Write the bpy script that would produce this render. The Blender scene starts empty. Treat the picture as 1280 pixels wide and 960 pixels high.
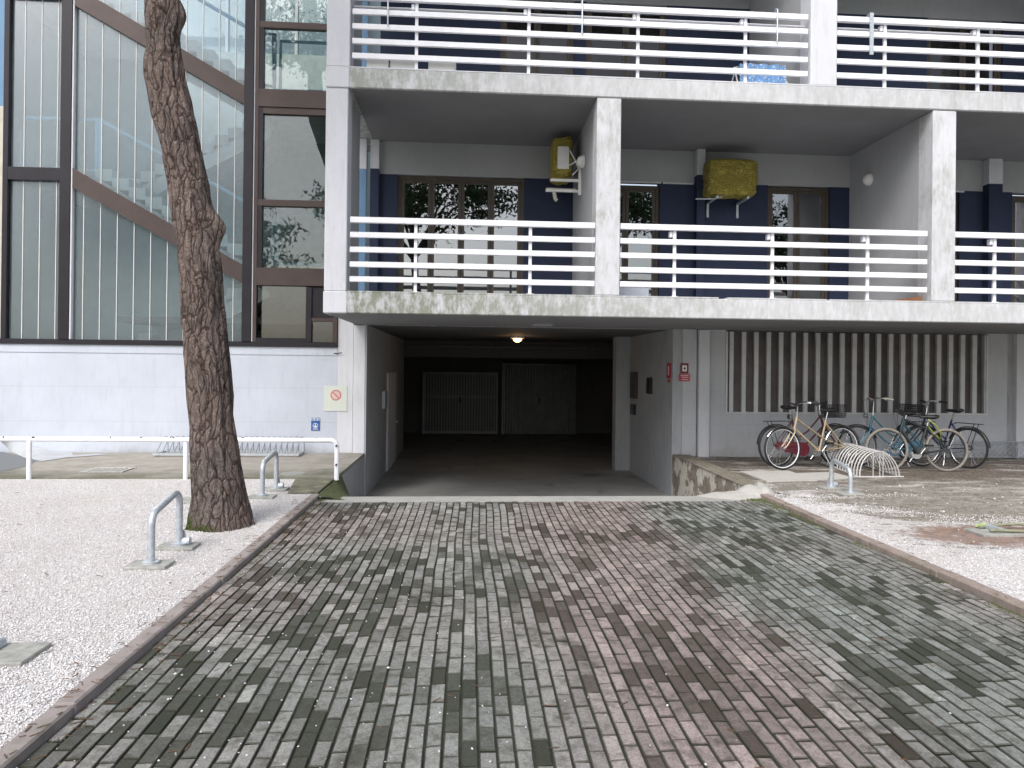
import bpy, math, random
import numpy as np
from mathutils import Vector, Matrix, noise
random.seed(7); rng = np.random.default_rng(7)
sc = bpy.context.scene
COL = sc.collection
PI = math.pi

# ------------------------------------------------------------------ survey
# camera solved from the photograph's vanishing points; the helpers turn a
# measured sight line into a point on a known plane of the place (metres).
TH, PH, RO, DY, FL, DX, EYE = 0.0732, 0.0035, 0.0106, -24.4, 929.6, 12.3, 1.5
Fw = Vector((math.sin(TH)*math.cos(PH), math.cos(TH)*math.cos(PH), math.sin(PH)))
Rt = Vector((math.cos(TH), -math.sin(TH), 0)); Up = Rt.cross(Fw)
R2 = Rt*math.cos(RO) + Up*math.sin(RO); U2 = -Rt*math.sin(RO) + Up*math.cos(RO)
def ray(px, py): return Fw + R2*((px-640-DX)/FL) + U2*(-(py-480-DY)/FL)
def onY(px, py, Y): d = ray(px, py); t = Y/d.y; return Vector((t*d.x, Y, EYE+t*d.z))
def onX(px, py, X): d = ray(px, py); t = X/d.x; return Vector((X, t*d.y, EYE+t*d.z))
def onZ(px, py, Z): d = ray(px, py); t = (Z-EYE)/d.z; return Vector((t*d.x, t*d.y, Z))

YF, YB, W = 10.15, 12.5, 12.93          # balcony front, balcony back wall, main wall
Z1, Z2, ZC = 2.5, 5.526, 8.5            # slab tops
GZ = -0.775                             # garage floor
XL, XR = -1.70, 3.55                    # drive edges

# ------------------------------------------------------------------ materials
def newmat(name):
    m = bpy.data.materials.new(name); m.use_nodes = True
    nt = m.node_tree; b = nt.nodes['Principled BSDF']
    return m, nt, b
def nd(nt, t, **k):
    n = nt.nodes.new(t)
    for a, v in k.items():
        if a in n.inputs.keys(): n.inputs[a].default_value = v
        else: setattr(n, a, v)
    return n
def posv(nt, scale=(1, 1, 1)):
    g = nd(nt, 'ShaderNodeNewGeometry'); mp = nd(nt, 'ShaderNodeMapping')
    mp.inputs['Scale'].default_value = scale
    nt.links.new(g.outputs['Position'], mp.inputs['Vector']); return mp.outputs[0]
def noi(nt, scale, detail=5, rough=.6, vec=(1, 1, 1), dist=0):
    n = nd(nt, 'ShaderNodeTexNoise'); n.inputs['Scale'].default_value = scale
    n.inputs['Detail'].default_value = detail; n.inputs['Roughness'].default_value = rough
    n.inputs['Distortion'].default_value = dist
    nt.links.new(posv(nt, vec), n.inputs['Vector']); return n.outputs['Fac']
def ramp(nt, src, stops, interp='LINEAR'):
    r = nd(nt, 'ShaderNodeValToRGB'); r.color_ramp.interpolation = interp
    e = r.color_ramp.elements
    while len(e) < len(stops): e.new(.5)
    for i, (p, c) in enumerate(stops):
        e[i].position = p
        e[i].color = (c, c, c, 1) if isinstance(c, (int, float)) else (*c, 1)
    nt.links.new(src, r.inputs[0]); return r.outputs[0]
def mix(nt, fac, a, b, mode='MIX'):
    m = nd(nt, 'ShaderNodeMix', data_type='RGBA', blend_type=mode)
    def put(s, v):
        if isinstance(v, (int, float)): m.inputs[s].default_value = v if s == 0 else (v, v, v, 1)
        elif isinstance(v, tuple): m.inputs[s].default_value = (*v, 1)
        else: nt.links.new(v, m.inputs[s])
    put(0, fac); put(6, a); put(7, b); return m.outputs[2]
def math2(nt, op, a, b=0):
    m = nd(nt, 'ShaderNodeMath', operation=op)
    for i, v in enumerate((a, b)):
        if isinstance(v, (int, float)): m.inputs[i].default_value = v
        else: nt.links.new(v, m.inputs[i])
    return m.outputs[0]
def bump(nt, b, h, strength=.3, dist=.01):
    n = nd(nt, 'ShaderNodeBump'); n.inputs['Strength'].default_value = strength
    n.inputs['Distance'].default_value = dist
    nt.links.new(h, n.inputs['Height']); nt.links.new(n.outputs[0], b.inputs['Normal'])
def simple(name, c, rough=.6, metal=0, var=.12, sc_=6, bs=.15, bsc=60, spec=.4):
    m, nt, b = newmat(name)
    f = noi(nt, sc_, 6, .65)
    b_ = tuple(x*(1-var) for x in c); t_ = tuple(min(1, x*(1+var)) for x in c)
    nt.links.new(ramp(nt, f, [(.3, b_), (.7, t_)]), b.inputs['Base Color'])
    b.inputs['Roughness'].default_value = rough; b.inputs['Metallic'].default_value = metal
    b.inputs['Specular IOR Level'].default_value = spec
    if bs: bump(nt, b, noi(nt, bsc, 4), bs, .004)
    return m
def painted(name, c, dirt=(.28, .27, .24), amount=.5, moss=None, mossamt=.5, lines=0, rough=.75, streak=True, mossx=False, base_dirt=False):
    """painted concrete: soft blotches, run-down streaks, optional moss, fine bump"""
    m, nt, b = newmat(name)
    base = ramp(nt, noi(nt, 1.3, 6, .6), [(.3, tuple(x*.9 for x in c)), (.7, tuple(min(1, x*1.04) for x in c))])
    s = noi(nt, 5, 7, .7, (2.2, 2.2, .35) if streak else (1, 1, 1), .4)
    fac = ramp(nt, s, [(.50, 0), (.80, amount)])
    col = mix(nt, fac, base, dirt)
    col = mix(nt, ramp(nt, noi(nt, 45, 3, .7), [(.62, 0), (.78, .35*amount)]), col, dirt)
    if base_dirt:
        sz = nd(nt, 'ShaderNodeSeparateXYZ'); gz = nd(nt, 'ShaderNodeNewGeometry'); nt.links.new(gz.outputs['Position'], sz.inputs[0])
        hgt = math2(nt, 'ADD', math2(nt, 'MULTIPLY', math2(nt, 'SUBTRACT', .10, sz.outputs[2]), 3.5), math2(nt, 'MULTIPLY', math2(nt, 'SUBTRACT', noi(nt, 3.5, 7, .75), .5), 2.2))
        col = mix(nt, ramp(nt, hgt, [(0, 0), (.9, .6)]), col, (.22, .22, .19))
        for zz_ in (.52, 1.10):
            ln = ramp(nt, math2(nt, 'ABSOLUTE', math2(nt, 'SUBTRACT', sz.outputs[2], zz_), 0), [(0, .30), (.009, 0)]); col = mix(nt, ln, col, (.3, .32, .35))
        col = mix(nt, ramp(nt, noi(nt, 17, 3, .8, (1, 1, .6)), [(.72, 0), (.75, .6)]), col, (.22, .21, .20))
    if moss:
        f1 = noi(nt, 2.2, 6, .72, (1, 1, .8), .6); f2 = noi(nt, 14, 6, .7, (1.6, 1, .5))
        mf = math2(nt, 'MULTIPLY', ramp(nt, f1, [(.42, 0), (.62, 1)]), ramp(nt, f2, [(.36, 0), (.62, mossamt)]))
        if mossx:   # the growth is thick where the trees drip on the left bays and thins out to the right
            sx = nd(nt, 'ShaderNodeSeparateXYZ'); gx = nd(nt, 'ShaderNodeNewGeometry'); nt.links.new(gx.outputs['Position'], sx.inputs[0])
            mr = nd(nt, 'ShaderNodeMapRange'); nt.links.new(math2(nt, 'ADD', sx.outputs[0], math2(nt, 'MULTIPLY', sx.outputs[2], .9)), mr.inputs[0]); mr.inputs[1].default_value = 1.5; mr.inputs[2].default_value = 6.3; mr.inputs[3].default_value = 1; mr.inputs[4].default_value = .28
            f3 = ramp(nt, noi(nt, 7, 6, .72, (1.3, 1, .6)), [(.38, 0), (.56, 1)]); mf = math2(nt, 'MAXIMUM', math2(nt, 'MULTIPLY', mf, .8), math2(nt, 'MULTIPLY', f3, .8)); mf = math2(nt, 'MULTIPLY', mf, mr.outputs[0])
        col = mix(nt, mf, col, moss)
    nt.links.new(col, b.inputs['Base Color']); b.inputs['Roughness'].default_value = rough
    b.inputs['Specular IOR Level'].default_value = .25
    h = math2(nt, 'ADD', noi(nt, 55, 5), math2(nt, 'MULTIPLY', noi(nt, 4, 3), 2.0))
    bump(nt, b, h, .22, .006)
    return m
def glass(name, tint=(.75, .8, .78), ior=1.7, rough=.02, transl=0, tcol=(.8, .85, .85), fog=None):
    m = bpy.data.materials.new(name); m.use_nodes = True; nt = m.node_tree; nt.nodes.clear()
    o = nd(nt, 'ShaderNodeOutputMaterial'); tr = nd(nt, 'ShaderNodeBsdfTransparent'); tr.inputs[0].default_value = (*tint, 1)
    gl = nd(nt, 'ShaderNodeBsdfGlossy'); gl.inputs['Roughness'].default_value = rough; gl.inputs[0].default_value = (.95, .97, 1, 1)
    fr = nd(nt, 'ShaderNodeFresnel'); fr.inputs[0].default_value = ior
    bp = nd(nt, 'ShaderNodeBump'); bp.inputs['Strength'].default_value = .04; bp.inputs['Distance'].default_value = .02
    nt.links.new(noi(nt, 1.6, 2, .5), bp.inputs['Height']); nt.links.new(bp.outputs[0], gl.inputs['Normal'])
    base = tr.outputs[0]
    if transl:
        tl = nd(nt, 'ShaderNodeBsdfTranslucent'); tl.inputs[0].default_value = (*tcol, 1)
        df = nd(nt, 'ShaderNodeBsdfDiffuse'); df.inputs[0].default_value = (*tcol, 1)
        a = nd(nt, 'ShaderNodeMixShader'); a.inputs[0].default_value = .45
        nt.links.new(tl.outputs[0], a.inputs[1]); nt.links.new(df.outputs[0], a.inputs[2])
        k = nd(nt, 'ShaderNodeMixShader')
        nt.links.new(ramp(nt, noi(nt, .9, 3, .5), [(.3, transl*.75), (.7, min(1, transl*1.25))]), k.inputs[0])
        nt.links.new(tr.outputs[0], k.inputs[1]); nt.links.new(a.outputs[0], k.inputs[2]); base = k.outputs[0]
    mx = nd(nt, 'ShaderNodeMixShader'); nt.links.new(fr.outputs[0], mx.inputs[0])
    nt.links.new(base, mx.inputs[1]); nt.links.new(gl.outputs[0], mx.inputs[2]); nt.links.new(mx.outputs[0], o.inputs[0])
    return m

MOSS = (.10, .115, .06)
M = {}
M['slab'] = painted('concrete_slab_paint', (.60, .61, .645), (.26, .26, .23), .5, (.17, .19, .12), .9, mossx=True)
M['white'] = painted('white_wall_paint', (.66, .675, .72), (.36, .36, .35), .35)
M['wallblue'] = painted('pale_blue_grey_wall_paint', (.54, .58, .66), (.33, .35, .37), .32, base_dirt=True)
M['column'] = painted('column_paint', (.62, .63, .67), (.26, .27, .24), .5, (.2, .21, .14), .5)
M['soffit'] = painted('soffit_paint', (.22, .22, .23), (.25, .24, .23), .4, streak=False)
M['greywall'] = painted('grey_wall_paint', (.40, .41, .43), (.3, .3, .3), .4)
M['garwall'] = painted('garage_wall_paint', (.41, .425, .445), (.20, .20, .19), .75)
M['peel'] = None
M['bluewall'] = simple('blue_wall_paint', (.022, .032, .072), .7, var=.15, sc_=2, bs=.1)
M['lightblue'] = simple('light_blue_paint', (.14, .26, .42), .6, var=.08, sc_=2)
M['wallright'] = painted('pale_grey_wall_paint', (.53, .55, .585), (.30, .31, .32), .35, base_dirt=True)
M['cream'] = simple('cream_plaster', (.52, .50, .44), .8)
M['railwhite'] = simple('white_railing_enamel', (.84, .85, .90), .38, var=.05, sc_=5, bs=.05, spec=.5)
M['brownframe'] = simple('brown_window_frame', (.075, .060, .048), .45, var=.2, sc_=10)
M['darkframe'] = simple('dark_bronze_aluminium', (.022, .020, .026), .35, .3, var=.15, sc_=4, bs=.04)
M['bronze'] = simple('bronze_painted_beam', (.070, .052, .048), .42, .25, var=.14, sc_=2.5, bs=.06)
M['galv'] = None
M['railblue'] = simple('sky_blue_handrail_paint', (.48, .72, .95), .4, var=.06)
M['step'] = simple('pale_stair_terrazzo', (.82, .82, .81), .6)
M['stairwall'] = simple('stairwell_wall', (.42, .48, .49), .8)
M['dark'] = simple('dark_interior', (.03, .03, .032), .8)
M['curtain'] = simple('dark_curtain', (.03, .024, .024), .9)
M['redcurtain'] = simple('dark_red_shutter', (.055, .022, .03), .8)
M['rubber'] = simple('black_rubber', (.02, .02, .02), .7)
M['greyrubber'] = simple('dusty_tyre_rubber', (.20, .185, .165), .85)
M['black'] = simple('black_plastic', (.018, .018, .02), .4)
M['chrome'] = simple('chrome_steel', (.62, .63, .65), .25, 1, var=.05)
M['yellow'] = None
M['white_plastic'] = simple('white_plastic', (.74, .74, .72), .5, var=.05)
M['tile'] = simple('terracotta', (.38, .17, .09), .8)
M['pane'] = glass('window_glass', (.40, .42, .41), 3.1, .008)
M['panedim'] = glass('upper_window_glass', (.6, .6, .6), 1.42, .03)
M['clear'] = glass('stair_window_glass', (.82, .86, .83), 1.75, .01)
M['frost'] = glass('channel_glass', (.90, .96, .98), 1.55, .18, .14, (.60, .74, .80))
M['clothblue'] = None
M['vent'] = simple('louvre_grey_paint', (.60, .62, .63), .6, var=.1)
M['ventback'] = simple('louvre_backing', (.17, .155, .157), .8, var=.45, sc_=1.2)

def mk_galv():
    m, nt, b = newmat('galvanised_steel')
    f = noi(nt, 30, 4, .6)
    nt.links.new(ramp(nt, f, [(.3, (.42, .46, .50)), (.7, (.62, .66, .70))]), b.inputs['Base Color'])
    b.inputs['Metallic'].default_value = .6; b.inputs['Roughness'].default_value = .5; bump(nt, b, f, .1, .003); return m
M['galv'] = mk_galv()
def mk_peel():
    m, nt, b = newmat('peeling_plaster')
    f = noi(nt, 3.5, 8, .62, (1, 1, 1), .5)
    k = ramp(nt, f, [(.49, 0), (.515, 1)])
    paint = ramp(nt, noi(nt, 12, 4), [(.3, (.42, .40, .34)), (.7, (.58, .56, .50))])
    con = ramp(nt, noi(nt, 9, 6), [(.3, (.13, .115, .095)), (.7, (.27, .23, .19))])
    nt.links.new(mix(nt, k, paint, con), b.inputs['Base Color']); b.inputs['Roughness'].default_value = .9
    bump(nt, b, math2(nt, 'SUBTRACT', noi(nt, 40, 4), k), .6, .008); return m
M['peel'] = mk_peel()
def mk_yellow():
    m, nt, b = newmat('yellow_plastic_cover')
    f = noi(nt, 9, 5, .6, (1, 1, 2.2), 1.5)
    nt.links.new(ramp(nt, f, [(.3, (.42, .34, .05)), (.7, (.66, .55, .13))]), b.inputs['Base Color'])
    b.inputs['Roughness'].default_value = .35; bump(nt, b, math2(nt, 'ABSOLUTE', math2(nt, 'SUBTRACT', noi(nt, 6, 3, .6, (1, 1, 1.4), 2.5), .5), 0), 1, .25); return m
M['yellow'] = mk_yellow()
def mk_cloth():
    m, nt, b = newmat('patterned_blue_cloth')
    v = nd(nt, 'ShaderNodeTexVoronoi'); v.inputs['Scale'].default_value = 26
    nt.links.new(posv(nt), v.inputs['Vector'])
    nt.links.new(ramp(nt, v.outputs['Distance'], [(.2, (.62, .72, .85)), (.5, (.20, .40, .72))]), b.inputs['Base Color'])
    b.inputs['Roughness'].default_value = .9; return m
M['clothblue'] = mk_cloth()

def gravel_nodes(nt, scale=95):
    v = nd(nt, 'ShaderNodeTexVoronoi'); v.inputs['Scale'].default_value = scale
    nt.links.new(posv(nt), v.inputs['Vector'])
    sep = nd(nt, 'ShaderNodeSeparateColor'); nt.links.new(v.outputs['Color'], sep.inputs[0])
    c = ramp(nt, sep.outputs[0], [(0, (.40, .37, .36)), (.25, (.60, .585, .585)), (.8, (.76, .75, .76)), (1, (.86, .86, .875))])
    c = mix(nt, ramp(nt, v.outputs['Distance'], [(.42, 0), (.75, .65)]), c, (.34, .31, .29))
    big = noi(nt, .9, 8, .72); c = mix(nt, ramp(nt, big, [(.38, .5), (.60, 0)]), c, (.50, .45, .42))
    c = mix(nt, ramp(nt, noi(nt, 2.6, 7, .7, (1, 1.6, 1)), [(.60, 0), (.74, .4)]), c, (.32, .22, .18))
    return c, math2(nt, 'SUBTRACT', 1, v.outputs['Distance'])
def mk_gravel():
    m, nt, b = newmat('white_gravel'); c, h = gravel_nodes(nt)
    nt.links.new(c, b.inputs['Base Color']); b.inputs['Roughness'].default_value = .85; bump(nt, b, h, .8, .012); return m
M['gravel'] = mk_gravel()
def mk_right():
    """trodden ground: dirt and worn small pavers with drifts of white gravel and red debris"""
    m, nt, b = newmat('trodden_ground'); gc, gh = gravel_nodes(nt, 80)
    dirt = ramp(nt, noi(nt, 3.4, 10, .78, (.6, 1.3, 1), .5), [(.25, (.09, .08, .058)), (.48, (.21, .195, .16)), (.75, (.42, .40, .365))])
    br = nd(nt, 'ShaderNodeTexBrick'); br.inputs['Scale'].default_value = 1; br.inputs['Brick Width'].default_value = .21
    br.inputs['Row Height'].default_value = .105; br.inputs['Mortar Size'].default_value = .012
    br.inputs['Color1'].default_value = (.30, .29, .26, 1); br.inputs['Color2'].default_value = (.20, .195, .17, 1); br.inputs['Mortar'].default_value = (.11, .105, .085, 1)
    nt.links.new(posv(nt), br.inputs['Vector'])
    pc = mix(nt, ramp(nt, noi(nt, 3, 6, .7), [(.40, .55), (.58, 1)]), br.outputs['Color'], dirt)
    g = nd(nt, 'ShaderNodeNewGeometry'); s = nd(nt, 'ShaderNodeSeparateXYZ'); nt.links.new(g.outputs['Position'], s.inputs[0])
    X, Y = s.outputs[0], s.outputs[1]
    # how far into the gravel drift: near the road end and along the kerb
    a = math2(nt, 'SUBTRACT', 6.7, Y); k = math2(nt, 'SUBTRACT', 4.25, X)
    e = math2(nt, 'MAXIMUM', a, math2(nt, 'MINIMUM', math2(nt, 'MULTIPLY', k, 1.4), math2(nt, 'SUBTRACT', 9.0, Y)))
    n1 = math2(nt, 'MULTIPLY', math2(nt, 'SUBTRACT', noi(nt, 1.5, 8, .72, (.7, 1.5, 1), .4), .5), 6.5)
    gm = ramp(nt, math2(nt, 'ADD', math2(nt, 'ADD', math2(nt, 'ADD', e, n1), .15), math2(nt, 'MULTIPLY', math2(nt, 'SUBTRACT', noi(nt, 16, 6, .75), .5), 2.6)), [(0, 0), (.5, .95)])
    # brown wet earth close to the wall
    wet = math2(nt, 'ADD', math2(nt, 'SUBTRACT', Y, 9.7), math2(nt, 'MULTIPLY', math2(nt, 'SUBTRACT', noi(nt, 2, 5), .5), 2.4))
    pc = mix(nt, ramp(nt, wet, [(0, 0), (.5, .85)]), pc, ramp(nt, noi(nt, 10, 6), [(.3, (.055, .040, .030)), (.7, (.13, .10, .075))]))
    sp = noi(nt, 21, 7, .8); pc = mix(nt, ramp(nt, sp, [(.50, 0), (.62, .8)]), pc, (.085, .065, .048)); pc = mix(nt, ramp(nt, noi(nt, 27, 5, .8), [(.56, 0), (.66, .8)]), pc, (.62, .60, .57))
    pc = mix(nt, ramp(nt, noi(nt, 1.3, 8, .75, (.5, 1.4, 1), .6), [(.52, 0), (.60, .85)]), pc, ramp(nt, noi(nt, 30, 5, .8), [(.35, (.20, .17, .14)), (.6, (.66, .64, .61))]))
    c = mix(nt, gm, pc, gc)
    # reddish brick dust
    dx = math2(nt, 'POWER', math2(nt, 'DIVIDE', math2(nt, 'SUBTRACT', X, 5.05), 1.05), 2); dy = math2(nt, 'POWER', math2(nt, 'DIVIDE', math2(nt, 'SUBTRACT', Y, 6.55), .48), 2)
    rd = math2(nt, 'SUBTRACT', math2(nt, 'ADD', 1, math2(nt, 'MULTIPLY', math2(nt, 'SUBTRACT', noi(nt, 5, 6, .7), .5), 2.5)), math2(nt, 'ADD', dx, dy))
    c = mix(nt, ramp(nt, rd, [(0, 0), (.5, .8)]), c, ramp(nt, noi(nt, 14, 5), [(.3, (.10, .075, .045)), (.7, (.30, .15, .10))]))
    nt.links.new(c, b.inputs['Base Color']); b.inputs['Roughness'].default_value = .9
    bump(nt, b, math2(nt, 'ADD', math2(nt, 'MULTIPLY', gh, gm), noi(nt, 25, 6)), .7, .014); return m
M['right'] = mk_right()
def mk_apron():
    m, nt, b = newmat('mossy_concrete_apron')
    con = ramp(nt, noi(nt, 3, 8, .7), [(.3, (.22, .205, .175)), (.7, (.37, .35, .31))])
    s = nd(nt, 'ShaderNodeSeparateXYZ'); g = nd(nt, 'ShaderNodeNewGeometry'); nt.links.new(g.outputs['Position'], s.inputs[0])
    e = math2(nt, 'ADD', math2(nt, 'SUBTRACT', 10.9, s.outputs[1]), math2(nt, 'MULTIPLY', math2(nt, 'SUBTRACT', noi(nt, .9, 8, .7), .5), 3.5))
    c = mix(nt, ramp(nt, e, [(-.0, .0), (.9, .85)]), con, ramp(nt, noi(nt, 16, 5), [(.3, (.055, .060, .032)), (.7, (.14, .145, .085))]))
    nt.links.new(c, b.inputs['Base Color']); b.inputs['Roughness'].default_value = .9; bump(nt, b, noi(nt, 40, 6), .4, .008); return m
M['apron'] = mk_apron()
M['kerb'] = painted('reddish_concrete_kerb', (.31, .275, .265), (.13, .11, .10), .7, (.09, .095, .05), .5, streak=False, rough=.9)
M['kerbred'] = painted('red_concrete_kerb', (.32, .265, .24), (.15, .11, .09), .8, (.10, .10, .05), .6, streak=False, rough=.9)
M['moss'] = simple('moss', (.075, .090, .035), .95, var=.6, sc_=20, bs=1, bsc=70)
M['jointmoss'] = simple('joint_soil', (.030, .032, .022), .95, var=.5, sc_=8, bs=.8, bsc=80)
M['strip'] = painted('threshold_concrete', (.36, .36, .34), (.18, .18, .16), .6, streak=False)
M['sand'] = simple('white_sand', (.40, .39, .365), .95, var=.10, sc_=12, bs=.7, bsc=90)
M['asphalt'] = simple('grey_asphalt', (.16, .17, .18), .9, var=.12, sc_=30, bs=.6, bsc=150)
M['ribbon'] = simple('pale_concrete_haunch', (.42, .44, .46), .85)
M['paleslab'] = simple('pale_paving_slab', (.46, .45, .42), .85, var=.12, sc_=10)
M['steelplate'] = simple('weathered_plate', (.33, .335, .31), .7, .1, var=.3, sc_=14, bs=.3)
M['gfloor'] = None
def mk_gfloor():
    m, nt, b = newmat('garage_floor_concrete')
    c = ramp(nt, noi(nt, 1.1, 8, .65), [(.3, (.26, .26, .25)), (.7, (.42, .42, .41))])
    c = mix(nt, ramp(nt, noi(nt, 1.6, 5, .6, (1, .5, 1)), [(.6, 0), (.7, .6)]), c, (.06, .06, .06))
    nt.links.new(c, b.inputs['Base Color']); b.inputs['Roughness'].default_value = .6; bump(nt, b, noi(nt, 30, 5), .2, .004); return m
M['gfloor'] = mk_gfloor()
def mk_brick():
    m, nt, b = newmat('paver_concrete')
    at = nd(nt, 'ShaderNodeAttribute', attribute_name='tone')
    sp = noi(nt, 330, 3, .8); gr = noi(nt, 85, 6, .8)
    c = mix(nt, .75, at.outputs['Color'], ramp(nt, sp, [(.30, .18), (.70, .86)]), 'OVERLAY'); c = mix(nt, .65, c, ramp(nt, gr, [(.32, .22), (.68, .80)]), 'OVERLAY')
    bl = noi(nt, 12, 8, .75)
    c = mix(nt, ramp(nt, bl, [(.47, 0), (.66, .7)]), c, (.050, .046, .034))
    pt = noi(nt, 1.7, 8, .70, (1, .8, 1), .4); c = mix(nt, ramp(nt, pt, [(.55, 0), (.63, .55)]), c, (.036, .036, .026))
    c = mix(nt, ramp(nt, noi(nt, 120, 2, .8), [(.70, 0), (.76, .5)]), c, (.40, .38, .36))
    nt.links.new(c, b.inputs['Base Color'])
    nt.links.new(ramp(nt, bl, [(.3, .78), (.7, .95)]), b.inputs['Roughness'])
    b.inputs['Specular IOR Level'].default_value = .22
    bump(nt, b, math2(nt, 'ADD', sp, noi(nt, 60, 4)), .45, .004); return m
M['brick'] = mk_brick()
def mk_bark():
    m, nt, b = newmat('pine_bark')
    g = nd(nt, 'ShaderNodeNewGeometry')
    def warped(vec, amt, sc_):
        nz = nd(nt, 'ShaderNodeTexNoise'); nz.inputs['Scale'].default_value = sc_; nz.inputs['Detail'].default_value = 4
        s2 = nd(nt, 'ShaderNodeVectorMath', operation='SCALE'); s2.inputs[3].default_value = amt
        ad = nd(nt, 'ShaderNodeVectorMath', operation='ADD'); mp = nd(nt, 'ShaderNodeMapping'); mp.inputs['Scale'].default_value = vec
        nt.links.new(g.outputs['Position'], nz.inputs['Vector']); nt.links.new(nz.outputs['Color'], s2.inputs[0])
        nt.links.new(g.outputs['Position'], ad.inputs[0]); nt.links.new(s2.outputs[0], ad.inputs[1]); nt.links.new(ad.outputs[0], mp.inputs['Vector']); return mp.outputs[0]
    def vor(vec, sc_):
        v = nd(nt, 'ShaderNodeTexVoronoi'); v.inputs['Scale'].default_value = sc_; v.feature = 'DISTANCE_TO_EDGE'; nt.links.new(vec, v.inputs['Vector']); return v.outputs[0]
    v1 = vor(warped((1.25, 1.25, .20), .24, 3), 12); v2 = vor(warped((1.2, 1.2, .55), .2, 9), 38)
    fine = noi(nt, 42, 8, .8, (1, 1, .38), .6)
    plate = ramp(nt, fine, [(.30, (.060, .044, .037)), (.44, (.20, .150, .132)), (.56, (.27, .215, .195)), (.70, (.46, .41, .38))])
    wide = noi(nt, 1.7, 6, .7, (1, 1, .7)); plate = mix(nt, ramp(nt, wide, [(.44, 0), (.60, .7)]), plate, ramp(nt, noi(nt, 30, 6, .75, (1, 1, .5)), [(.33, (.045, .042, .038)), (.52, (.135, .125, .115)), (.70, (.34, .33, .31))]))
    c = mix(nt, ramp(nt, v2, [(.0, .55), (.10, 0)]), plate, (.045, .030, .024))
    c = mix(nt, ramp(nt, v1, [(.0, .85), (.09, 0)]), c, (.035, .022, .018))
    s = nd(nt, 'ShaderNodeSeparateXYZ'); nt.links.new(g.outputs['Position'], s.inputs[0])
    mz = math2(nt, 'ADD', math2(nt, 'MULTIPLY', math2(nt, 'SUBTRACT', .02, s.outputs[2]), 3.8), noi(nt, 6, 5)); sl = math2(nt, 'MULTIPLY', math2(nt, 'SUBTRACT', -2.36, s.outputs[0]), 1.2)
    c = mix(nt, ramp(nt, math2(nt, 'ADD', mz, sl), [(.30, 0), (.55, .9)]), c, ramp(nt, noi(nt, 30, 4), [(.3, (.035, .048, .012)), (.7, (.10, .125, .035))]))
    nt.links.new(c, b.inputs['Base Color']); b.inputs['Roughness'].default_value = .95; b.inputs['Specular IOR Level'].default_value = .12
    h = math2(nt, 'ADD', math2(nt, 'ADD', ramp(nt, v1, [(0, 0), (.16, 1)]), math2(nt, 'MULTIPLY', ramp(nt, v2, [(0, 0), (.2, 1)]), .4)), fine)
    bump(nt, b, h, .95, .02); return m
M['bark'] = mk_bark()
M['needles'] = simple('pine_needles', (.045, .075, .030), .7, var=.4, sc_=3, bs=0)
M['grass'] = simple('lawn', (.07, .11, .035), .9, var=.3, sc_=1.5, bs=.5)

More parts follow.
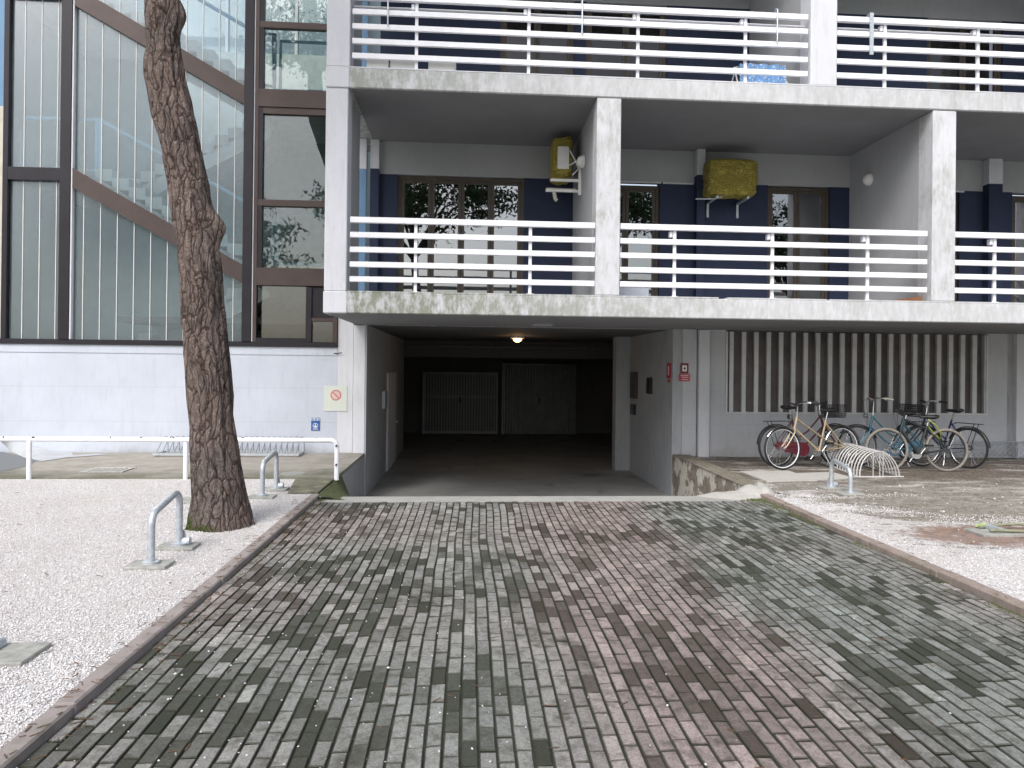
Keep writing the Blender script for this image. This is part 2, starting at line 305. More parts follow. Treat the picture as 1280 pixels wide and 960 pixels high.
# ------------------------------------------------------------------ mesh builder
class MB:
    def __init__(s): s.v = []; s.f = []; s.sm = []; s.mi = []; s.cur = 0
    def add(s, vs, fs, smooth=False):
        o = len(s.v); s.v += [tuple(v) for v in vs]
        for f in fs: s.f.append(tuple(o+i for i in f)); s.sm.append(smooth); s.mi.append(s.cur)
        return s
    def box(s, x0, x1, y0, y1, z0, z1, bev=0):
        if x1 < x0: x0, x1 = x1, x0
        if bev <= 0:
            vs = [(x, y, z) for x in (x0, x1) for y in (y0, y1) for z in (z0, z1)]
            return s.add(vs, [(0, 1, 3, 2), (4, 6, 7, 5), (0, 4, 5, 1), (2, 3, 7, 6), (0, 2, 6, 4), (1, 5, 7, 3)])
        b = bev; vs = []; 
        X, Y, Z = (x0, x1), (y0, y1), (z0, z1)
        idx = {}
        for i in (0, 1):
            for j in (0, 1):
                for k in (0, 1):
                    sx, sy, sz = (1, -1)[i], (1, -1)[j], (1, -1)[k]
                    idx[i, j, k, 0] = len(vs); vs.append((X[i], Y[j]+sy*b, Z[k]+sz*b))
                    idx[i, j, k, 1] = len(vs); vs.append((X[i]+sx*b, Y[j], Z[k]+sz*b))
                    idx[i, j, k, 2] = len(vs); vs.append((X[i]+sx*b, Y[j]+sy*b, Z[k]))
        fs = []
        for i in (0, 1): fs.append([idx[i, j, k, 0] for j, k in ((0, 0), (0, 1), (1, 1), (1, 0))])
        for j in (0, 1): fs.append([idx[i, j, k, 1] for i, k in ((0, 0), (1, 0), (1, 1), (0, 1))])
        for k in (0, 1): fs.append([idx[i, j, k, 2] for i, j in ((0, 0), (0, 1), (1, 1), (1, 0))])
        for i in (0, 1):
            for j in (0, 1): fs.append([idx[i, j, 0, 0], idx[i, j, 1, 0], idx[i, j, 1, 1], idx[i, j, 0, 1]])
            for k in (0, 1): fs.append([idx[i, 0, k, 0], idx[i, 1, k, 0], idx[i, 1, k, 2], idx[i, 0, k, 2]])
        for j in (0, 1):
            for k in (0, 1): fs.append([idx[0, j, k, 1], idx[1, j, k, 1], idx[1, j, k, 2], idx[0, j, k, 2]])
        for i in (0, 1):
            for j in (0, 1):
                for k in (0, 1): fs.append([idx[i, j, k, 0], idx[i, j, k, 1], idx[i, j, k, 2]])
        return s.add(vs, fs)
    def obox(s, c, ax, ay, az):
        """oriented box: centre and three half-axis vectors"""
        c = Vector(c); vs = [c+Vector(ax)*i+Vector(ay)*j+Vector(az)*k for i in (-1, 1) for j in (-1, 1) for k in (-1, 1)]
        return s.add(vs, [(0, 1, 3, 2), (4, 6, 7, 5), (0, 4, 5, 1), (2, 3, 7, 6), (0, 2, 6, 4), (1, 5, 7, 3)])
    def tube(s, pts, r, n=8, closed=False, caps=True):
        pts = [Vector(p) for p in pts]; N = len(pts)
        rs = r if isinstance(r, (list, tuple)) else [r]*N
        T = []
        for i in range(N):
            a = pts[(i-1) % N] if (closed or i > 0) else pts[i]; b = pts[(i+1) % N] if (closed or i < N-1) else pts[i]
            T.append((b-a).normalized())
        u = T[0].orthogonal().normalized(); vs = []
        for i in range(N):
            u = (u - T[i]*u.dot(T[i])).normalized(); w = T[i].cross(u)
            for k in range(n):
                a = 2*PI*k/n; vs.append(pts[i]+(u*math.cos(a)+w*math.sin(a))*rs[i])
        fs = []
        for i in range(N if closed else N-1):
            j = (i+1) % N
            for k in range(n): fs.append((i*n+k, i*n+(k+1) % n, j*n+(k+1) % n, j*n+k))
        s.add(vs, fs, True)
        if caps and not closed:
            s.add(vs[:n], [tuple(range(n))[::-1]]); s.add(vs[-n:], [tuple(range(n))])
        return s
    def ring(s, c, axis, R, r, n=32, m=8):
        axis = Vector(axis).normalized(); u = axis.orthogonal().normalized(); w = axis.cross(u); c = Vector(c)
        return s.tube([c+(u*math.cos(2*PI*i/n)+w*math.sin(2*PI*i/n))*R for i in range(n)], r, m, True)
    def disc(s, c, axis, R, h, n=20):
        c = Vector(c); a = Vector(axis).normalized()*h*.5
        return s.tube([c-a, c+a], R, n)
    def poly(s, pts): return s.add(pts, [tuple(range(len(pts)))])
    def prism(s, pts, ext):
        n = len(pts); e = Vector(ext); p2 = [Vector(p)+e for p in pts]
        fs = [tuple(range(n))[::-1], tuple(range(n, 2*n))]+[(i, (i+1) % n, n+(i+1) % n, n+i) for i in range(n)]
        return s.add(list(pts)+p2, fs)
    def build(s, name, mat, parent=None, label=None):
        me = bpy.data.meshes.new(name); me.from_pydata(s.v, [], s.f)
        me.polygons.foreach_set('use_smooth', s.sm)
        mats = mat if isinstance(mat, list) else [mat]
        for m_ in mats: me.materials.append(m_)
        if len(mats) > 1: me.polygons.foreach_set('material_index', s.mi)
        me.update(); o = bpy.data.objects.new(name, me); COL.objects.link(o)
        if parent is not None:
            o.parent = parent
            if parent.type == 'EMPTY' and parent.get('own_frame'): pass
        if label: o['label'] = label
        return o
def tag(o, label=None, cat=None, group=None, kind=None):
    if label: o['label'] = label
    if cat: o['category'] = cat
    if group: o['group'] = group
    if kind: o['kind'] = kind
    return o
def empty(name, loc=(0, 0, 0), rz=0):
    o = bpy.data.objects.new(name, None); o.empty_display_size = .2; COL.objects.link(o)
    o.location = loc; o.rotation_euler = (0, 0, rz); return o
def root_at(name, loc, label, cat, group=None):
    """a thing whose parts are modelled in world coordinates: the empty sits at its base"""
    o = empty(name, loc); tag(o, label, cat, group); return o
def under(o, root):
    """parent keeping world place (root has no rotation)"""
    o.parent = root; o.location = o.location - root.location; return o
def bx(name, mat, root, *a, bev=0, label=None):
    o = MB().box(*a, bev=bev).build(name, mat, None, label); under(o, root); return o

# ------------------------------------------------------------------ ground
def sheet(name, mat, pts): return tag(MB().poly(pts).build(name, mat), kind='structure')
g = MB().box(-80, 80, -90, 60, -1.4, -1.3).build('terrain', M['grass']); tag(g, kind='structure')
for nm, x0, x1, y0, y1 in (('lawn', -60, 60, -80, -6),):
    sheet(nm, M['grass'], [(x0, y0, -.06), (x1, y0, -.06), (x1, y1, -.06), (x0, y1, -.06)])
def zl(x, y): return -.013+.009*min(1, max(0, (XL-.1-x)/.3))*min(1, max(0, (10.05-y)/.3))*(noise.noise(Vector((x*.9, y*.9, 5)))+.5*noise.noise(Vector((x*2.7, y*2.7, 8))))
# right ground with slight undulation
def heightfield(name, mat, x0, x1, y0, y1, nx, ny, fn, kind='structure'):
    vs = []; fs = []
    for j in range(ny+1):
        for i in range(nx+1):
            x = x0+(x1-x0)*i/nx; y = y0+(y1-y0)*j/ny; vs.append((x, y, fn(x, y)))
    for j in range(ny):
        for i in range(nx): a = j*(nx+1)+i; fs.append((a, a+1, a+nx+2, a+nx+1))
    mb = MB(); mb.add(vs, fs, True); o = mb.build(name, mat)
    if kind: tag(o, kind=kind)
    return o
def zr(x, y):
    k = min(1, max(0, (x-XR-.1)/.4))
    return -.012 - .05*min(1, max(0, (y-9)/3))*k + .02*k*(noise.noise(Vector((x*.8, y*.8, 3)))) + .008*k*noise.noise(Vector((x*3, y*3, 1)))
heightfield('left_ground', M['gravel'], -22, XL-.1, -6, 10.049, 240, 190, zl)
heightfield('right_ground', M['right'], XR+.1, 16, -6, 8.82, 90, 100, zr)
heightfield('right_ground_by_wall', M['right'], XR+.30, 16, 8.82, W+.1, 80, 40, zr)
# apron at the left wall
ap = MB().box(-25, XL-.042, 10.05, W-.035, -.05, 0).build('concrete_apron', M['apron']); tag(ap, kind='structure')
pad = [(-2.08, 8.86, -.004), (XL-.105, 8.86, -.004), (XL-.045, 10.05, -.004), (-2.25, 10.05, -.004), (-2.16, 9.4, -.004)]
M['pad'] = simple('mossy_worn_concrete', (.15, .15, .105), .95, var=.55, sc_=7, bs=.6); sheet('mossy_pad', M['pad'], pad)
# grey asphalt path and pale haunch by the wall at far left
lo = [onZ(px, py, .004) for px, py in ((-60, 548), (0, 556), (15, 563), (25, 570), (45, 576), (38, 582), (0, 590), (-60, 596))]
sheet('asphalt_path', M['asphalt'], [(max(-14, p.x), min(p.y, W-.01), .004) for p in lo])
mb = MB(); ups = [(-40, 546), (0, 550.5), (25, 553), (45, 558), (65, 563.5), (100, 566), (135, 567)]
los = [(-40, 552), (0, 557), (15, 565), (30, 572), (52, 576.5), (82, 572), (135, 568)]
vs = []
for (a, b_), (c, d) in zip(ups, los):
    p = onY(a, b_, W-.004); q = onZ(c, d, .008); vs += [p, q]
mb.add(vs, [(2*i, 2*i+1, 2*i+3, 2*i+2) for i in range(6)], True)
tag(mb.build('pale_concrete_path', M['ribbon']), kind='structure')

# drive joints bed + threshold strip + ramp + garage floor
ZB = -.05
sheet('driveway', M['jointmoss'], [(XL, -6, ZB-.009), (XR, -6, ZB-.009), (XR, 8.56, ZB-.009), (XL, 8.56, ZB-.009)])
# individually laid pavers, one mesh
def build_pavers():
    wv, L = .0735, .200; gap = .0085; vs = []; fs = []; cols = []
    nx = int((XR-XL-.02)/wv)+1; rgen = random.Random(3)
    def wob(x, y):
        c = math.exp(-((x-.75)/.9)**2)
        return .030*noise.noise(Vector((x*.5, y*.42, 7)))+.02*c*math.sin((y-2.4)*1.15)+.007*noise.noise(Vector((x*1.5, y*1.9, 2)))
    for i in range(nx):
        xa = XL+.004+i*wv; y = -1.2+(i % 2)*L*.5+rgen.uniform(-.05, .05)+.06*noise.noise(Vector((i*.3, 0, 0)))
        while y < 8.55:
            l = L*rgen.uniform(.97, 1.03); y1 = min(y+l, 8.56)
            if y1-y < .05: break
            x1 = xa+wv
            if xa > XR-.03: break
            h = ZB+rgen.uniform(-.002, .002)+.010*noise.noise(Vector((xa*.7, y*.7, 0)))
            tx, ty = rgen.uniform(-.0016, .0016), rgen.uniform(-.0016, .0016)
            g2 = gap*.5*rgen.uniform(.7, 1.3)
            c4 = []
            for (cx, cy) in ((xa+g2, y+g2), (x1-g2, y+g2), (x1-g2, y1-g2), (xa+g2, y1-g2)):
                X = cx+wob(cx, cy); X = min(max(X, XL+.001), XR-.001); c4.append((X+rgen.uniform(-.001, .001), cy+rgen.uniform(-.001, .001)))
            o = len(vs); mx = sum(p[0] for p in c4)/4; my = sum(p[1] for p in c4)/4; bv = .004
            for q, (X, Y_) in enumerate(c4):
                dz = tx*(1 if q in (1, 2) else -1)+ty*(1 if q > 1 else -1)
                vs.append((X, Y_, h-.03))
            for q, (X, Y_) in enumerate(c4):
                dz = tx*(1 if q in (1, 2) else -1)+ty*(1 if q > 1 else -1); vs.append((X, Y_, h-.005+dz))
            for q, (X, Y_) in enumerate(c4):
                dz = tx*(1 if q in (1, 2) else -1)+ty*(1 if q > 1 else -1)
                vs.append((X+(bv if X < mx else -bv), Y_+(bv if Y_ < my else -bv), h+dz))
            for a, b_ in ((0, 4), (4, 8)):
                for q in range(4): q2 = (q+1) % 4; fs.append((o+a+q, o+a+q2, o+b_+q2, o+b_+q))
            fs.append((o+8, o+9, o+10, o+11))
            # colour of this paver
            P = Vector((xa, y, 0))
            n1 = noise.noise(P*.55+Vector((3, 1, 0))); n2 = noise.noise(P*1.25+Vector((9, 4, 2))); n3 = .8*noise.noise(P*.5+Vector((20, 8, 5)))+.26*math.exp(-((xa-1.15-.10*(y-4))/.55)**2)-.22*math.exp(-((xa-.15)/.5)**2)-.20*math.exp(-((xa-2.15)/.45)**2)
            dark_p = max(.10, min(.9, .30+1.15*n2+.5*n1+.38*math.exp(-((xa+1.0-.04*(y-4))/.62)**2)-.12*math.exp(-((xa-.3)/.5)**2)+.2*math.exp(-((xa-2.1)/.5)**2-((y-6)/1.2)**2)+.25*math.exp(-((xa-1.2)/.3)**2-((y-3.6)/.7)**2))); v = rgen.uniform(.78, 1.14)
            base = Vector((.245, .232, .222))
            if n3 > 0.02: base = base.lerp(Vector((.260, .216, .203)), min(1, n3*3.0))
            else: base = base.lerp(Vector((.205, .218, .205)), min(1, -n3*3.0))
            if rgen.random() < (dark_p*.8 if n2 > .02 or dark_p > .5 else dark_p*.55): base = base.lerp(Vector((.062, .049, .040)) if n3 > -.05 else Vector((.042, .047, .036)), rgen.choice((rgen.uniform(.3, .6), rgen.uniform(.7, 1), rgen.uniform(.8, 1))))
            elif rgen.random() < .12: base = base*1.22
            cols.append(tuple(base*v))
            y += L
    me = bpy.data.meshes.new('brick_paving'); me.from_pydata(vs, [], fs); me.materials.append(M['brick'])
    at = me.attributes.new('tone', 'FLOAT_COLOR', 'FACE')
    arr = np.ones((len(fs), 4), dtype=np.float32); ca_ = np.array(cols, dtype=np.float32); arr[:, :3] = np.repeat(ca_, 9, axis=0); a9 = arr.reshape(-1, 9, 4); a9[:, :4, :3] = (.022, .025, .016); a9[:, 4:8, :3] = a9[:, 4:8, :3]*.3+np.array((.03, .034, .022))*.7
    at.data.foreach_set('color', arr.ravel()); o = bpy.data.objects.new('brick_paving', me); COL.objects.link(o); tag(o, kind='structure')
build_pavers()
tag(MB().box(XL-.05, XR+.1, 8.565, 8.94, -.35, ZB-.006).build('threshold_strip', M['strip']), kind='structure')
mb = MB(); mb.add([(XL-.06, 8.945, ZB-.02), (XR+.12, 8.945, ZB-.02), (XR+.12, 12.3, GZ), (XL-.06, 12.3, GZ)], [(0, 1, 2, 3)])
mb.add([(-6, 12.3, GZ), (9, 12.3, GZ), (9, 25.7, GZ), (-6, 25.7, GZ)], [(0, 1, 2, 3)])
tag(mb.build('garage_floor', M['gfloor']), kind='structure')

# kerbs: individual stones, each a thing
def kerb(x0, x1, y0, y1, mat, label, top=0, dips=0, seed=1):
    r0 = root_at('kerb', ((x0+x1)/2, (y0+y1)/2, ZB), label, 'kerb', None)
    rg = random.Random(seed); y = y0
    while y < y1-.02:
        ye = min(y+.98, y1)
        o = MB().box(x0+rg.uniform(-.004, .004), x1+rg.uniform(-.004, .004), y+.003, ye-.003, -.3, top+rg.uniform(-.005, .004), bev=.009).build('kerb_stone', mat); under(o, r0); y = ye+.001
    return r0
kerb(XL-.1, XL, -1.5, 8.84, M['kerb'], 'weathered reddish grey kerb between the white gravel and the paved drive', seed=1)
kerb(XR, XR+.1, -1.5, 8.78, M['kerbred'], 'reddish kerb on the right of the drive beside the trodden ground', seed=5)
# moss along the kerbs and the mossy mound at the end of the left kerb
def clump(name, mat, cx, cy, rx, ry, h, z0, n=28, rough=.25, seed=0):
    vs = []; fs = []
    for j in range(n+1):
        for i in range(n+1):
            u = i/n*2-1; v = j/n*2-1; x = cx+u*rx; y = cy+v*ry
            d = max(0, 1-(u*u+v*v)); z = z0-.01+h*d**.8*(1+rough*noise.noise(Vector((x*8, y*8, seed))))
            vs.append((x, y, z))
    for j in range(n):
        for i in range(n): a = j*(n+1)+i; fs.append((a, a+1, a+n+2, a+n+1))
    mb = MB(); mb.add(vs, fs, True); return mb.build(name, mat)
mb = MB()
P = []
for j in range(17):
    for i in range(13):
        t = j/16; y = 8.72+t*1.75; s_ = i/12; x = XL-.02+s_*(.62*(1-t*.75)+.02)
        z = (-.005-.02*t)*(1-s_) + s_*(-.11-.42*max(0, t-.1)) - .0*t + .012*noise.noise(Vector((x*9, y*9, 1)))
        P.append((x, y, z))
mb.add(P, [(j*13+i, j*13+i+1, j*13+i+14, j*13+i+13) for j in range(16) for i in range(12)], True)
tag(mb.build('moss_mound', M['moss']), 'mossy earth bank at the end of the left kerb', 'moss bank', kind='stuff')
mb = MB(); rg = random.Random(4)
def tuft(x, y, z, s):
    a = rg.uniform(0, 6.3); c, d = math.cos(a)*s, math.sin(a)*s; mb.add([(x-c, y-d, z-.002), (x+d, y-c, z-.002), (x+c, y+d, z-.002), (x-d, y+c, z-.002), (x, y, z+s*.55)], [(0, 1, 4), (1, 2, 4), (2, 3, 4), (3, 0, 4)])
for k in range(2600):
    y = rg.uniform(1.5, 8.8); 
    if noise.noise(Vector((y*1.1, 0, 4))) > -.15+rg.uniform(-.2, .3): tuft(XL+abs(rg.gauss(0, .045))+.004, y, ZB-.004, rg.uniform(.004, .013))
    if y > 3 and noise.noise(Vector((y*1.1, 5, 4))) > -.25: tuft(XR-abs(rg.gauss(0, .05))-.004, y, ZB-.004, rg.uniform(.004, .015))
    y = 8.75-abs(rg.gauss(0, .5)); 
    if k % 3 == 0: tuft(XR-abs(rg.gauss(0, .10))-.004, y, ZB-.002, rg.uniform(.006, .022))
for k in range(700):
    i = rg.randrange(int((XR-XL)/.0735)); x = XL+.004+i*.0735; y = rg.uniform(2.2, 8)
    if noise.noise(Vector((x*.8, y*.8, 11))) > .05: tuft(x+.03*noise.noise(Vector((x*.5, y*.42, 7))), y, ZB-.006, rg.uniform(.003, .008))
tag(mb.build('moss', M['moss']), 'green moss in the joints along the kerbs of the drive', 'moss', kind='stuff')

# loose stones: real pebbles over the gravel, sparse specks on the drive
def pebbles(name, mat, pts, s0, s1, label, cat):
    n = len(pts); base = np.array([(1, 0, 0), (-1, 0, 0), (0, 1, 0), (0, -1, 0), (0, 0, 1), (0, 0, -1)], dtype=np.float32)
    tri = np.array([(0, 2, 4), (2, 1, 4), (1, 3, 4), (3, 0, 4), (2, 0, 5), (1, 2, 5), (3, 1, 5), (0, 3, 5)], dtype=np.int32)
    S = rng.uniform(s0, s1, (n, 1, 1)); sc3 = rng.uniform(.6, 1.25, (n, 1, 3)); sc3[:, :, 2] *= .7
    v = base[None]*S*sc3*rng.uniform(.75, 1.25, (n, 6, 1))
    A = rng.uniform(0, 2*PI, n); ca, sa = np.cos(A)[:, None], np.sin(A)[:, None]
    T = rng.uniform(-.5, .5, n)[:, None]; x = v[:, :, 0]*1.0; z = v[:, :, 2]*1.0
    v[:, :, 0] = x*np.cos(T)-z*np.sin(T); v[:, :, 2] = x*np.sin(T)+z*np.cos(T)
    x = v[:, :, 0]*ca-v[:, :, 1]*sa; y = v[:, :, 0]*sa+v[:, :, 1]*ca; v[:, :, 0] = x; v[:, :, 1] = y
    v += np.array(pts, dtype=np.float32)[:, None, :]
    f = (tri[None]+(np.arange(n)*6)[:, None, None]).reshape(-1, 3)
    me = bpy.data.meshes.new(name); me.vertices.add(n*6); me.vertices.foreach_set('co', v.astype(np.float32).ravel())
    me.loops.add(len(f)*3); me.loops.foreach_set('vertex_index', f.ravel().astype(np.int32)); me.polygons.add(len(f))
    me.polygons.foreach_set('loop_start', np.arange(len(f), dtype=np.int32)*3); me.polygons.foreach_set('loop_total', np.full(len(f), 3, dtype=np.int32))
    me.update(calc_edges=True); me.validate(); me.materials.append(mat)
    o = bpy.data.objects.new(name, me); COL.objects.link(o); tag(o, label, cat, kind='stuff'); return o
def mk_stone():
    m, nt, b = newmat('loose_white_stones')
    v = nd(nt, 'ShaderNodeTexVoronoi'); v.inputs['Scale'].default_value = 70; nt.links.new(posv(nt), v.inputs['Vector'])
    sp = nd(nt, 'ShaderNodeSeparateColor'); nt.links.new(v.outputs['Color'], sp.inputs[0])
    c = ramp(nt, sp.outputs[1], [(0, (.40, .38, .38)), (.3, (.64, .625, .63)), (1, (.86, .86, .88))])
    c = mix(nt, ramp(nt, noi(nt, 2.6, 7, .7, (1, 1.6, 1)), [(.60, 0), (.74, .4)]), c, (.36, .25, .21))
    nt.links.new(c, b.inputs['Base Color']); b.inputs['Roughness'].default_value = .8; return m
M['stone'] = mk_stone()
pts = []
while len(pts) < 120000:
    y = 2.4+7.55*rng.random()**1.35; x = XL-.105-rng.random()*min(8.5, y*.95)
    pts.append((x, y, zl(x, y)+.001+.005*rng.random()))
pebbles('gravel', M['stone'], pts, .003, .0078, 'fine white gravel spread left of the paved drive', 'gravel')
pts = []
for k in range(60000):
    x = XR+.11+rng.random()*5; y = 3.2+5.6*rng.random()
    e = max(6.7-y, min(1.4*(4.25-x), 9-y)) + 4.5*noise.noise(Vector((x*1.1, y*2.0, 6)))*.7 - .1
    if e > .1+(rng.random()**2)*2.2-.9 and not (abs(x-5.05)/1.05)**2+((y-6.55)/.48)**2 < 1: pts.append((x, y, zr(x, y)+.002))
pebbles('gravel', M['stone'], pts, .003, .008, 'patchy white gravel drifts right of the paved drive', 'gravel')
pts = []
for k in range(520):
    y = 2.3+6*rng.random()**1.5; x = XL+abs(rng.normal(0, 1.1)) if k % 3 else XL+rng.random()*5.2
    if x < XR-.05: pts.append((x, y, ZB+.004))
pebbles('scattered_stones', M['stone'], pts, .003, .0075, 'white gravel bits scattered over the brick paving', 'stones')
pts = []
for k in range(900):
    y = 2.6+7.2*rng.random()**1.3; x = XL-.12-rng.random()*min(8, y*.9) if k % 3 else XR+.12+rng.random()*4
    z = zl(x, y)+.004 if x < 0 else zr(x, y)+.004
    pts.append((x, y, z))
pebbles('large_stones', M['stone'], pts, .008, .015, 'larger pale stones lying loose on the gravel', 'stones')
M['leaf'] = simple('dry_pine_litter', (.13, .075, .045), .9, var=.4, sc_=9, bs=0)
mb = MB(); rg = random.Random(12)
for k in range(1500):
    if k % 2: y = rg.uniform(2.5, 8.5); x = XL+rg.gauss(0, .10)
    elif k % 4: y = rg.uniform(3.2, 9.5); x = XL-.1-rg.random()*min(5, y*.7)
    else: y = rg.uniform(2.5, 8); x = rg.uniform(XL, XR)
    if k % 8 == 2: x = XR+rg.gauss(0, .1)
    if k > 600: x = XR+.1+rg.random()*5.5; y = rg.uniform(6.2, 12.4)
    z = (zr(x, y)+.003 if x > XR+.3 else .004) if (x < XL or x > XR) else ZB+.004
    a = rg.uniform(0, 6.3); l = rg.uniform(.008, .03); t = rg.uniform(.0012, .003)
    mb.obox((x, y, z), (math.cos(a)*l, math.sin(a)*l, rg.uniform(-.002, .004)), (-math.sin(a)*t, math.cos(a)*t, 0), (0, 0, .0012))
tag(mb.build('pine_litter', M['leaf']), 'dry brown needles and twigs fallen on the paving and gravel', 'plant litter', kind='stuff')

# ------------------------------------------------------------------ apartment building
B = root_at('apartment_building', (2, 11.5, 0), 'pale apartment building with white balconies over a dark garage entrance', 'building')
XE = 13.0     # the building runs on to the right
def slab(z0, z1, lab):
    o = MB().box(-1.935, XE, YF, W+.255, z0, z1, bev=.012).build('balcony_slab', M['slab'], None, lab); under(o, B); return o
slab(2.203, Z1-.018, 'lower balcony slab with mossy green stained edge'); slab(5.243, Z2-.012, 'upper balcony slab with streaked edge'); slab(8.27, ZC, None)
# left end blocks painted cleaner
for z0, z1 in ((2.199, Z1-.004), (5.24, Z2-.002)): bx('slab_end', M['white'], B, -1.941, -1.625, YF-.004, YF+.5, z0, z1, bev=.012)
for x0, x1 in ((-1.62, -.47), (-.36, 3.49), (3.62, 5.05), (5.10, 8.35), (8.37, XE)):
    bx('coping', M['slab'], B, x0, x1, YF+.003, YF+.3, Z1-.0175, Z1+.004)
bx('coping', M['white'], B, -1.62, XE, YF+.003, YF+.3, Z2-.0115, Z2+.004)
# soffits (thin plaster skins just under the slabs)
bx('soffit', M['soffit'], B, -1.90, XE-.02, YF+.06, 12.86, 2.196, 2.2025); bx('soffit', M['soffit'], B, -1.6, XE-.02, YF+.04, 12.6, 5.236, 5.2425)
# columns and party walls
def fin(x0, x1, z0, z1, y1, m=None):
    bx('column', M['column'] if m is None else m, B, x0, x1, YF+.012, YF+.36, z0, z1, bev=.01)
    bx('party_wall', M['greywall'], B, x0+.004, x1-.004, YF+.361, y1, z0, z1)
fin(-1.935, -1.640, Z1-.001, 5.2355, 11.3, M['white']); fin(1.752, 2.09, Z1+.006, 5.2355, YB); fin(6.605, 6.955, Z1+.006, 5.2355, YB)
fin(11.6, 11.95, Z1+.006, 5.2355, YB)
fin(-1.935, -1.625, Z2+.001, 8.26, 11.3, M['white']); fin(4.79, 5.175, Z2+.006, 8.26, YB, M['white']); fin(9.9, 10.25, Z2+.006, 8.26, YB, M['white'])
# balcony back walls: pieces between openings
def backwall(zf, zl, zt, openings, x0, x1):
    """blue paint to lintel height, white band above"""
    bx('wall', M['greywall'], B, x0, x1, YB, YB+.2, zl, zt, label='white lintel band above the balcony doors')
    x = x0
    for a, b_, zb in openings:
        if a-x > .01: bx('wall', M['bluewall'], B, x, a, YB, YB+.2, zf, zl-.001, label='dark blue balcony wall')
        if zb > zf+.02: bx('wall', M['bluewall'], B, a, b_, YB, YB+.2, zf, zb)
        x = b_
    if x1-x > .01: bx('wall', M['bluewall'], B, x, x1, YB, YB+.2, zf, zl-.001, label='dark blue balcony wall')
def window(a, b_, z0, z1, leaves, y=YB, dark_backing='curtain', frame='brownframe', depth=.55):
    pm_ = 'panedim' if dark_backing == 'redcurtain' else 'pane'
    f = MB(); t = .055; yy = y+.05
    f.box(a, b_, yy, yy+.09, z1-t, z1); f.box(a, b_, yy, yy+.09, z0, z0+t)
    f.box(a, a+t, yy, yy+.09, z0+t, z1-t); f.box(b_-t, b_, yy, yy+.09, z0+t, z1-t)
    o = f.build('window', M[frame]); under(o, B)
    w = (b_-a-2*t)/leaves
    for i in range(leaves):
        x0 = a+t+i*w; l = MB(); s = .05
        l.box(x0+.004, x0+w-.004, yy+.012, yy+.06, z1-t-s-.003, z1-t-.003); l.box(x0+.004, x0+w-.004, yy+.012, yy+.06, z0+t+.003, z0+t+.09)
        l.box(x0+.004, x0+.004+s, yy+.012, yy+.06, z0+t+.09, z1-t-s-.003); l.box(x0+w-.004-s, x0+w-.004, yy+.012, yy+.06, z0+t+.09, z1-t-s-.003)
        lo_ = l.build('leaf_frame', M[frame]); lo_.parent = o
        p = MB().box(x0+.004+s, x0+w-.004-s, yy+.03, yy+.038, z0+t+.09, z1-t-s-.003).build('pane', M[pm_]); p.parent = o
    # dark sheet painted as the unlit room behind, red where curtained
    c = MB().box(a, b_, y+.18+depth*.3, y+.19+depth*.3, z0, z1).build('curtain', M[dark_backing]); c.parent = o
    return o
ZL = 4.69
backwall(Z1, ZL, 5.235, [(-1.19, .93, Z1), (2.10, 3.25, Z1), (5.15, 6.26, Z1), (6.96, 8.62, Z1), (9.6, 10.8, Z1)], -1.5, XE)
window(-1.19, .93, Z1+.01, ZL-.01, 4); window(2.10, 3.25, Z1+.01, ZL-.06, 2); window(5.15, 6.26, Z1+.01, ZL-.02, 2, dark_backing='curtain')
window(6.96, 8.62, Z1+.01, ZL-.05, 2); window(9.6, 10.8, Z1+.01, ZL-.05, 2)
for a, b_ in ((2.1, 3.27), (3.30, 3.84), (6.97, 8.7)): bx('lintel_trim', M['white'], B, a, b_, YB-.012, YB-.001, ZL-.03, ZL-.002)
# pilasters and the left-end strip, its daylight painted as a lighter blue
for x0, x1, y0 in ((3.85, 3.99, YB-.16), (9.05, 9.3, YB-.16)):
    bx('pilaster', M['white'], B, x0, x1, y0, YB-.001, ZL+.10, 5.23); bx('pilaster', M['bluewall'], B, x0, x1, y0, YB-.001, Z1, ZL+.099)
bx('pilaster', M['white'], B, -1.63, -1.49, YB-.10, YB+.2, ZL+.06, 5.23); bx('pilaster', M['bluewall'], B, -1.63, -1.49, YB-.10, YB+.2, Z1, ZL+.059)
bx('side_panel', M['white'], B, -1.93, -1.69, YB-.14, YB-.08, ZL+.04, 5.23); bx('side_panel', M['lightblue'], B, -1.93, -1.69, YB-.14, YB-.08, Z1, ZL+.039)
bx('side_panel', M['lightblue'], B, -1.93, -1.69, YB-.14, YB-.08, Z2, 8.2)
ZU = 7.72
backwall(Z2, ZU, 8.265, [(.5, 1.75, Z2), (1.95, 3.35, Z2), (5.18, 6.0, Z2), (8.0, 9.4, Z2)], -1.5, XE)
window(.5, 1.75, Z2+.01, ZU-.01, 2, dark_backing='redcurtain'); window(1.95, 3.35, Z2+.01, ZU-.01, 2, dark_backing='redcurtain')
window(5.18, 6.0, Z2+.01, ZU-.01, 1, dark_backing='redcurtain'); window(8.0, 9.4, Z2+.01, ZU-.01, 2, dark_backing='redcurtain')
